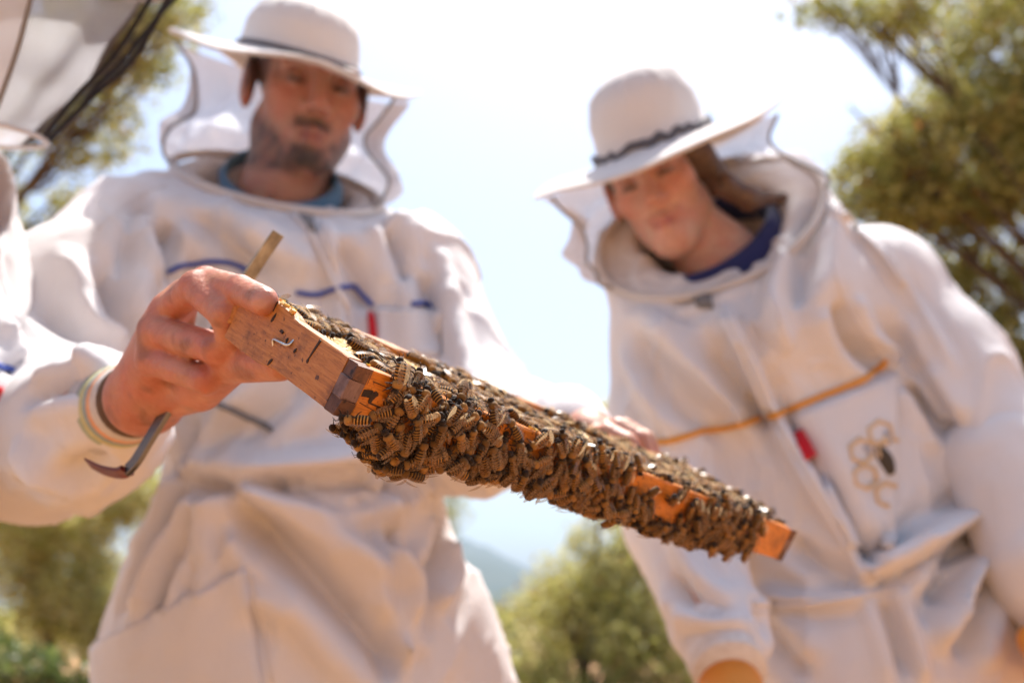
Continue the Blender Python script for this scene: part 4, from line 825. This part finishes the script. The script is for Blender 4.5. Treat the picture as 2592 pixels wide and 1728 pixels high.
add_tube(man, 'drawstring', mS.path([(520, 1010), (590, 1035), (660, 1070), (690, 1090)], .003), .0034, 'grey_tape', 6, msuit)
p_ = patch(mS, [(930, 800), (945, 800), (950, 862), (935, 865)], (2, 5), .008, .002); link('zip_pull', mesh_np('zip_pull', *p_, 'red_tag'), msuit)
p_ = patch(mS, [(755, 555), (790, 560), (800, 595), (780, 592)], (3, 3), .006, .002); link('zip_slider', mesh_np('zip_slider', *p_, 'grey_tape'), msuit)

for pts in ([(432, 560), (404, 640), (405, 740), (430, 860)], [(985, 590), (1030, 700), (1052, 820), (1060, 930)], [(420, 470), (330, 505), (250, 580)], [(640, 1450), (670, 1600), (690, 1725)], [(600, 1240), (720, 1238), (860, 1236), (980, 1228)]):
    add_tube(man, 'seam', mS.path(pts, .0003), .0015, 'suit_cotton', 5, msuit)
# ---- hive tool held in the man's hand
tool = thing('hive_tool', P(330, 1195, .64), 'steel hook-ended hive tool gripped in the bearded man\'s fist', 'hive tool')
def flatbar(path, wid, th, wdir):
    path = np.asarray(path); n = len(path); V = []; T = np.gradient(path, axis=0); W_ = np.broadcast_to(np.asarray(wid, float), (n,)); Tt = np.broadcast_to(np.asarray(th, float), (n,))
    for i in range(n):
        t_ = unit(T[i]); wv_ = np.asarray(wdir, float); wv_ = unit(wv_ - t_ * (wv_ @ t_)); nn = np.cross(t_, wv_); c_ = .25
        for (x, y) in ((-1, -1 + c_), (-1 + c_ * .4, -1), (1 - c_ * .4, -1), (1, -1 + c_), (1, 1 - c_), (1 - c_ * .4, 1), (-1 + c_ * .4, 1), (-1, 1 - c_)): V.append(path[i] + wv_ * x * W_[i] / 2 + nn * y * Tt[i] / 2)
    F = [(i * 8 + k, i * 8 + (k + 1) % 8, (i + 1) * 8 + (k + 1) % 8, (i + 1) * 8 + k) for i in range(n - 1) for k in range(8)] + [tuple(range(7, -1, -1)), tuple((n - 1) * 8 + k for k in range(8))]; return np.array(V), F
td = CV(.80, .45, -.40)
pt = smooth_path([P(705, 590, .640), P(650, 670, .640), P(590, 760, .640)], 6); link('blade', mesh_np('blade', *flatbar(pt, np.linspace(.0125, .0115, len(pt)), np.linspace(.0008, .0030, len(pt)), CV(.6, .3, .75)), 'steel_worn', False), tool)
pt = smooth_path([P(590, 760, .640), P(520, 880, .638), P(440, 1010, .632), P(380, 1108, .632), P(345, 1165, .632), P(322, 1190, .634)], 6); link('shank', mesh_np('shank', *flatbar(pt, .0105, .0034, CV(.75, .30, -.55)), 'steel', False), tool)
pt = smooth_path([P(322, 1190, .634), P(300, 1197, .638), P(262, 1190, .646), P(224, 1172, .655)], 6); link('hook', mesh_np('hook', *flatbar(pt, .0105, np.linspace(.0034, .0012, len(pt)), CV(.1, .55, -.8)), 'red_paint', False), tool)

# ---- the woman
wom = thing('person', gz(P(2150, 1000, 1.35)), 'smiling person leaning in, white suit with orange chest piping and tilted hat', 'person')
wF, wU = CV(-.30, -.16, -.92), CV(-.44, .89, -.14); weye = P(1632, 446, 1.33); wo_ = weye - unit(wF) * .080
hp, hT, wL = head_sdf(wo_, wF, wU, .92, True, xs=.93)
wSR, wER, wWR = P(1690, 860, 1.36), P(1720, 1310, 1.27), P(1835, 1650, 1.06); wSL, wEL, wWL = P(2225, 735, 1.40), P(2535, 1130, 1.25), P(2690, 1540, 1.14)
bp = list(hp) + [cone(hT((0, -.030, -.07)), P(1860, 680, 1.40), .044, .054, .02), cone(hT((0, -.025, -.10)), P(1830, 720, 1.39), .030, .045, .02), ell(P(1980, 980, 1.38), (.12, .14, .08), CAX, .04), cone(wSR, wSL, .04, .04, .03)]
bp += chain([wSR, wER, wWR], [.040, .033, .022], .02) + chain([wSL, wEL, wWL], [.040, .033, .022], .02)
def wpaint(V, c): paint_head(wL(V), c, False)
hc_ = P(1655, 372, 1.40); bp.append(cut(hc_ + CV(-.34, .93, -.12) * .004, CV(-.34, .93, -.12), .2))
skin_body(wom, bp, np.array([.05, .85, .55]), np.array([.80, 1.60, 1.75]), .0026, [wpaint], (.66, .37, .27))
# hair: parted cap, swept behind the ear into a low ponytail
WA = np.stack([np.cross(unit(wF), unit(wU - unit(wF) * (wU @ unit(wF)))), unit(wF), unit(wU - unit(wF) * (wU @ unit(wF)))])
hr = [ell(hT((0, -.028, .022)), np.array([.079, .094, .074]) * .93, WA, .02), cone(hT((-.072, .012, .03)), hT((-.082, -.02, -.045)), .024, .024, .02), cone(hT((0, -.09, -.03)), hT((.03, -.10, -.09)), .035, .028, .03),
      cone(P(1838, 470, 1.34), P(1900, 505, 1.35), .018, .013, .02), cone(P(1900, 505, 1.35), P(1985, 500, 1.38), .013, .008, .015), ell(hT((0, .075, -.03)), np.array([.062, .055, .082]), WA, .01, 's'), cut(hc_ + CV(-.34, .93, -.12) * .004, CV(-.34, .93, -.12), .2)]
V, F = sdf_mesh(hr, wo_ - .25, wo_ + .3, .004); V = laplace(V, F, 2, .5); V += vnormals(V, F) * (.0025 * vnoise(V * [1, 1, .3], 60, 3))[:, None]; link('hair', mesh_np('hair', V, F, 'hair'), wom)
wC2 = P(1800, 572, 1.385); wA2 = CV(.150, .070, .01); wB2 = CV(.028, -.080, -.098); wCn = unit(np.cross(wA2, wB2)); wCn = wCn if wCn[2] > 0 else -wCn
lean = np.stack([CV(.907, .42, 0), CV(-.42, .907, 0), FW])
sw = [ell(P(1955, 930, 1.37), (.170, .205, .115), lean, .05), cone(P(1730, 880, 1.36), P(2210, 755, 1.40), .080, .078, .07), cone(P(1900, 800, 1.38), P(1810, 590, 1.385), .150, .140, .05), cone(wC2 - wA2 * .28, wC2 + wA2 * .28, .125, .125, .04), ell(P(2120, 1290, 1.32), (.158, .18, .125), lean, .06), ell(P(2230, 1600, 1.27), (.170, .17, .14), CAX, .05)]
wk = lambda px, d, z: np.array([*P(px, 1700, d)[:2], z])
sw += [cone(P(2130, 1750, 1.24), wk(2120, 1.30, .10), .115, .085, .05), cone(P(2400, 1750, 1.26), wk(2420, 1.34, .10), .120, .085, .05)]
sw += chain([wSR, P(1690, 1080, 1.33), wER, P(1822, 1610, 1.09)], [.076, .072, .066, .048], .04) + chain([wSL, P(2385, 930, 1.33), wEL], [.078, .070, .066], .05)
sw += [cut(wC2, wCn, .21), cone(wC2, wC2 - wCn * .06, .105, .08, .01, 's')]
wst = [([(1640, 800), (1720, 880), (1830, 1000), (1900, 1080)], .018, .012), ([(1600, 840), (1690, 960), (1800, 1090)], .014, -.010), ([(1580, 900), (1650, 1020), (1720, 1110)], .012, .009), ([(1800, 860), (1870, 1000), (1960, 1080)], .014, -.010), ([(1830, 790), (1900, 900), (1960, 1040), (2080, 1250), (2200, 1460)], .010, .012), ([(1870, 830), (1950, 1000), (2060, 1180), (2190, 1420)], .010, -.010), ([(2060, 1150), (2120, 1300), (2220, 1450)], .012, -.011),
       ([(2120, 760), (2150, 850), (2220, 930)], .016, -.016), ([(2180, 830), (2240, 900), (2260, 930)], .012, .010), ([(2100, 530), (2230, 650), (2330, 790), (2420, 940)], .008, .006), ([(2250, 820), (2330, 960), (2400, 1080)], .014, -.012), ([(2290, 960), (2350, 1040), (2420, 1110)], .014, -.018), ([(2180, 1460), (2290, 1410), (2400, 1340), (2470, 1290)], .013, .018), ([(2200, 1475), (2320, 1430), (2440, 1350)], .010, -.014), ([(2230, 1480), (2340, 1400), (2480, 1330)], .012, -.008), ([(2360, 1530), (2420, 1420), (2490, 1320)], .016, -.018), ([(2370, 1620), (2430, 1500), (2510, 1350)], .014, .012), ([(2430, 1680), (2480, 1500), (2530, 1340)], .014, -.014),
       ([(2000, 1360), (2080, 1430), (2200, 1480)], .014, -.010), ([(2170, 1390), (2240, 1370), (2270, 1390), (2340, 1260)], .012, -.009), ([(1920, 1500), (2050, 1520), (2200, 1500)], .010, .007), ([(1900, 1540), (1960, 1620), (2050, 1720)], .016, -.010), ([(2230, 1500), (2270, 1600), (2300, 1720)], .011, -.009), ([(2280, 1500), (2310, 1600), (2340, 1728)], .010, .008), ([(1690, 1440), (1740, 1500), (1830, 1560)], .012, -.009), ([(1720, 1560), (1790, 1580), (1880, 1570)], .010, .008), ([(1700, 1340), (1740, 1420), (1790, 1500)], .012, .007),
       ([(1990, 560), (1900, 680), (1800, 740), (1700, 770)], .008, -.007), ([(2070, 500), (2030, 640), (2020, 780)], .016, -.009), ([(2000, 620), (1960, 760), (1990, 900)], .015, .009)]
wsuit, wS = suit_mesh(wom, sw, np.array([.02, .7, -.02]), np.array([.95, 1.75, 1.75]), .0048, wst, 5.1)
boots(wom, [(wk(2120, 1.28, 0), (-.25, -1, 0)), (wk(2420, 1.32, 0), (.1, -1, 0))])
hc_ = P(1655, 372, 1.40)
a, b_, nv2 = hat(wom, hc_, CV(-.34, .93, -.12), CV(.93, .36, 0), .081, .107, .180, wob=.012, seed=.6, ell_b=1.08, ruche=.007, band_h=.013, floppy=.005)
veil(wom, hc_, a, b_, nv2, .180, wC2 + wCn * .004, wA2, wB2, 1.1, pinch=.14, bulge=.13, split=.30, fold=.8)
collar(wom, P(1805, 655, 1.385), CV(.105, .045, .01), CV(.015, -.050, -.085), .044, unit(CV(-.35, .9, .2)), 'navy_shirt')
# navy shirt front showing inside the collar
add_tube(wom, 'chest_piping', wS.path([(1660, 1122), (1700, 1112), (1780, 1092), (1860, 1075), (1918, 1060)], .003), .0036, 'orange_piping', 6, wsuit)
add_tube(wom, 'chest_piping', wS.path([(1945, 1054), (1980, 1042), (2060, 1010), (2140, 978), (2215, 940), (2245, 912)], .003), .0036, 'orange_piping', 6, wsuit)
wp = patch(wS, [(2010, 1052), (2272, 940), (2262, 1390), (2150, 1385)], (14, 16), .005, .002); wpo = link('chest_pocket', mesh_np('chest_pocket', *wp, 'suit_cotton'), wsuit)
add_tube(wom, 'zip_placket', wS.path([(1830, 800), (1880, 900), (1940, 1030), (2010, 1160), (2100, 1310), (2190, 1460)], .002), .0042, 'suit_cotton', 6, wsuit); add_tube(wom, 'zip_placket', wS.path([(1875, 800), (1925, 900), (1990, 1040), (2060, 1170), (2140, 1310), (2220, 1460)], .002), .0030, 'suit_cotton', 6, wsuit)
p_ = patch(wS, [(2006, 1096), (2020, 1094), (2052, 1160), (2036, 1168)], (2, 5), .010, .002); link('zip_pull', mesh_np('zip_pull', *p_, 'red_tag'), wsuit)
p_ = patch(wS, [(1752, 745), (1800, 750), (1806, 782), (1765, 780)], (3, 3), .006, .002); link('zip_slider', mesh_np('zip_slider', *p_, 'grey_tape'), wsuit)
add_tube(wom, 'waist_seam', wS.path([(1905, 1525), (2000, 1530), (2100, 1520), (2190, 1505), (2280, 1490)], .001), .0030, 'suit_cotton', 6, wsuit)
add_tube(wom, 'shoulder_tape', wS.path([(2135, 540), (2180, 590), (2240, 650), (2290, 720)], .002), .0040, 'suit_cotton', 6, wsuit)
for pts in ([(2115, 560), (2110, 680), (2160, 800), (2230, 900), (2262, 935)], [(1700, 800), (1660, 900), (1650, 1000), (1670, 1110)], [(2230, 1500), (2262, 1600), (2290, 1725)], [(2015, 1058), (2080, 1200), (2150, 1380)], [(1905, 1545), (2000, 1552), (2100, 1540), (2200, 1522)]):
    add_tube(wom, 'seam', wS.path(pts, .0003), .0015, 'suit_cotton', 5, wsuit)
# embroidery on her pocket: honeycomb outline and a small bee
def hexa(cx, cy, r): return [(cx + r * math.cos(R(60 * i + 20)), cy + r * math.sin(R(60 * i + 20))) for i in range(7)]
pk = Surf(np.array(wp[0]), np.array([f for f in wp[1]]))
for (cx, cy) in ((2180, 1140), (2190, 1205), (2228, 1095), (2246, 1250), (2250, 1135)):
    q = [pk.at(x, y, .0006) for x, y in hexa(cx, cy, 31)]; q = [x for x in q if x is not None]
    if len(q) > 2: link('honeycomb_stitching', mesh_np('honeycomb_stitching', *tube(np.array(q), .0030, 5), 'pale_thread'), wpo)
for (x0, y0, x1, y1, r_, mt) in ((2222, 1132, 2254, 1202, .0120, 'dark_thread'), (2216, 1130, 2224, 1142, .0045, 'dark_thread'), (2184, 1132, 2216, 1152, .0065, 'grey_thread'), (2242, 1092, 2248, 1128, .0065, 'grey_thread')):
    q = [pk.at(x0 + (x1 - x0) * i / 6, y0 + (y1 - y0) * i / 6, .0004) for i in range(7)]; q = [x for x in q if x is not None]
    if len(q) > 3: V, F = tube(np.array(q), [r_ * (.35 + .65 * math.sin(math.pi * (i + .5) / len(q))) for i in range(len(q))], 8); c_ = V.mean(0); nn = unit(CAM - c_); V = V - np.outer((V - c_) @ nn, nn) * .7; link('bee_stitching', mesh_np('bee_stitching', V, F, mt), wpo)
# gauntlets and gloves
gl = [cone(P(2440, 1112, 1.25), P(2500, 1100, 1.235), .070, .070, .03), cone(P(2530, 1120, 1.24), P(2640, 1420, 1.16), .076, .060, .03), cone(P(2640, 1420, 1.16), P(2690, 1560, 1.14), .060, .046, .03)]
V, F = sdf_mesh([cone(P(2535, 1175, 1.235), P(2640, 1420, 1.16), .073, .062, .03), cone(P(2640, 1420, 1.16), P(2690, 1560, 1.14), .062, .046, .03)], P(2520, 1130, 1.2) - .45, P(2520, 1130, 1.2) + .45, .0062); V = V + vnormals(V, F) * (.003 * vnoise(V, 14, 3) + .002 * vnoise(V, 34, 5))[:, None]; link('gauntlet', mesh_np('gauntlet', V, F, 'suit_cotton'), wom)
add_tube(wom, 'gauntlet_elastic', np.array([P(2535, 1135, 1.24) + .072 * (math.cos(t_) * CV(.93, .25, -.25) + math.sin(t_) * CV(.15, .3, .94)) for t_ in np.linspace(0, 2 * math.pi, 40)]), .006, 'suit_cotton')
cuff(wom, P(1816, 1600, 1.10), P(1848, 1700, 1.04), .045, .039, [(.80, .79, .79), (.72, .70, .70), (.80, .79, .79), (.74, .70, .66)])
def glove(w0, d, side, lab=None):
    d = unit(d); s_ = unit(np.cross(d, FW)) ; u_ = np.cross(d, s_); pr = [cone(w0, w0 + d * .05, .034, .038, .02)]
    for i in range(4): a0 = w0 + d * .085 + s_ * (i - 1.5) * .021; pr += [cone(w0 + d * .03, a0, .026, .0145, .02), cone(a0, a0 + d * .035 + u_ * .008, .0135, .0125, .004), cone(a0 + d * .035 + u_ * .008, a0 + d * (.058 + .006 * (i in (1, 2))) + u_ * .026, .0125, .011, .004)]
    pr += [cone(w0 + d * .02, w0 + d * .055 + s_ * .045 * side + u_ * .01, .02, .017, .012), cone(w0 + d * .055 + s_ * .045 * side + u_ * .01, w0 + d * .09 + s_ * .05 * side + u_ * .025, .016, .013, .006)]
    V, F = sdf_mesh(pr, w0 - .2, w0 + .25, .0042); V = laplace(V, F, 1, .5); link('glove', mesh_np('glove', V, F, 'leather_glove'), wom if lab is None else lab)
glove(P(1850, 1742, 1.04), P(1880, 1920, .98) - P(1850, 1742, 1.04), 1); glove(P(2690, 1560, 1.14), P(2700, 1750, 1.08) - P(2690, 1560, 1.14), -1)

# ---- third person, mostly beyond the left edge
thd = thing('person', gz(P(-530, 1400, .95)), 'person in sunlit white suit and black net veil beside the bearded man', 'person')
tF, tU = CV(.86, -.42, .20), CV(.40, .90, .12); to_ = P(-330, -60, .95); hp, hT, tL = head_sdf(to_, tF, tU, .96)
tSR, tER, tWR = P(-330, 600, .82), P(-560, 1150, .74), P(-420, 1500, .68); tSL, tEL, tWL = P(-470, 560, 1.12), P(-560, 1050, 1.10), P(-430, 1350, 1.05)
bp = list(hp) + [cone(hT((0, -.022, -.07)), P(-330, 420, .98), .05, .058, .03), ell(P(-330, 800, .98), (.09, .18, .13), CAX, .05)] + chain([tSR, tER, tWR], [.04, .034, .024], .02) + chain([tSL, tEL, tWL], [.04, .034, .024], .02) + [cone(tSR, tSL, .045, .045, .04)]
bp += [cone(tWR, tWR + CV(.05, -.07, 0), .028, .022, .02), cone(tWL, tWL + CV(.05, -.07, 0), .028, .022, .02)]
skin_body(thd, bp, np.array([-1.1, .4, .55]), np.array([-.25, 1.35, 1.85]), .004, [lambda V, c: paint_head(tL(V), c, True)])
tC2 = P(-190, 330, .90); tA2 = CV(.086, -.004, .05); tB2 = CV(.045, -.01, -.125); tCn = unit(np.cross(tA2, tB2)); tCn = tCn if tCn[2] > 0 else -tCn
ts = [ell(P(-330, 830, .93), (.135, .17, .170), CAX, .05), cone(P(-380, 600, .88), P(-440, 580, 1.08), .085, .085, .06), cone(P(-400, 640, .94), P(-250, 400, .92), .12, .095, .05), ell(P(-340, 1060, .93), (.125, .12, .16), CAX, .05), ell(P(-520, 1400, .90), (.13, .2, .17), CAX, .05), cone(P(-105, 860, .86), P(-88, 1040, .84), .042, .047, .04)]
tk = lambda px, d, z: np.array([*P(px, 1400, d)[:2], z])
ts += [cone(tk(-560, .85, .80), tk(-580, .86, .1), .11, .08, .05), cone(tk(-480, 1.05, .80), tk(-490, 1.10, .1), .11, .08, .05)] + chain([tSR, tER, tWR], [.08, .07, .05], .04) + chain([tSL, tEL, tWL], [.08, .07, .05], .04) + [cut(tC2, tCn, .2), cone(tC2, tC2 - tCn * .06, .09, .07, .01, 's')]
tsuit, tS = suit_mesh(thd, ts, np.array([-1.15, .35, -.02]), np.array([-.2, 1.45, 1.8]), .0066, [([(5, 800), (30, 870), (45, 920)], .01, .006), ([(5, 930), (30, 935), (50, 950)], .008, -.006), ([(0, 1100), (20, 1180), (10, 1240)], .01, -.010)], 9.7)
add_tube(thd, 'chest_piping', tS.path([(-60, 935), (0, 928), (22, 930), (40, 942)], .002), .0028, 'blue_piping', 6, tsuit)
p_ = patch(tS, [(-12, 985), (-2, 985), (9, 1026), (-12, 1034)], (2, 4), .005, .0015)
if p_: link('zip_pull', mesh_np('zip_pull', *p_, 'red_tag'), tsuit)
boots(thd, [(tk(-580, .86, 0), (1, -.2, 0)), (tk(-490, 1.10, 0), (1, -.1, 0))])
thc = P(-60, -225, .90)
a, b_, nv2 = hat(thd, thc, CV(.22, .95, -.02), CV(.95, -.22, .1), .082, .10, .175, wob=.008, seed=3.0)
veil(thd, thc, b_, a, nv2, .175, tC2 + tCn * .004, tB2, tA2, 5.2, net='veil_net_coarse', pinch=.0, bulge=.0, split=.66, fold=.42, drop=0.01, tapes=(27, 30, 33), zip_r=.0025)

# ------------------------------------------------------------------ haze over the valley
hz = [(x, y, z) for x in (-4600, 4600) for y in (-900, 4700) for z in (-12, 420)]
hm = bpy.data.materials.new('haze_air'); hm.use_nodes = True; ht = hm.node_tree; ht.nodes.clear(); ho_ = ht.nodes.new('ShaderNodeOutputMaterial'); pv_ = ht.nodes.new('ShaderNodeVolumePrincipled')
pv_.inputs['Color'].default_value = (0.58, 0.77, 1.0, 1); pv_.inputs['Density'].default_value = 0.00017; pv_.inputs['Anisotropy'].default_value = 0.25; ht.links.new(pv_.outputs[0], ho_.inputs['Volume']); M['haze_air'] = hm
link('haze', mesh_np('haze', np.array(hz), [(0, 1, 3, 2), (4, 6, 7, 5), (0, 4, 5, 1), (2, 3, 7, 6), (0, 2, 6, 4), (1, 5, 7, 3)], 'haze_air', False), None, 'thin bluish haze in front of the hills', 'haze', None, 'stuff')
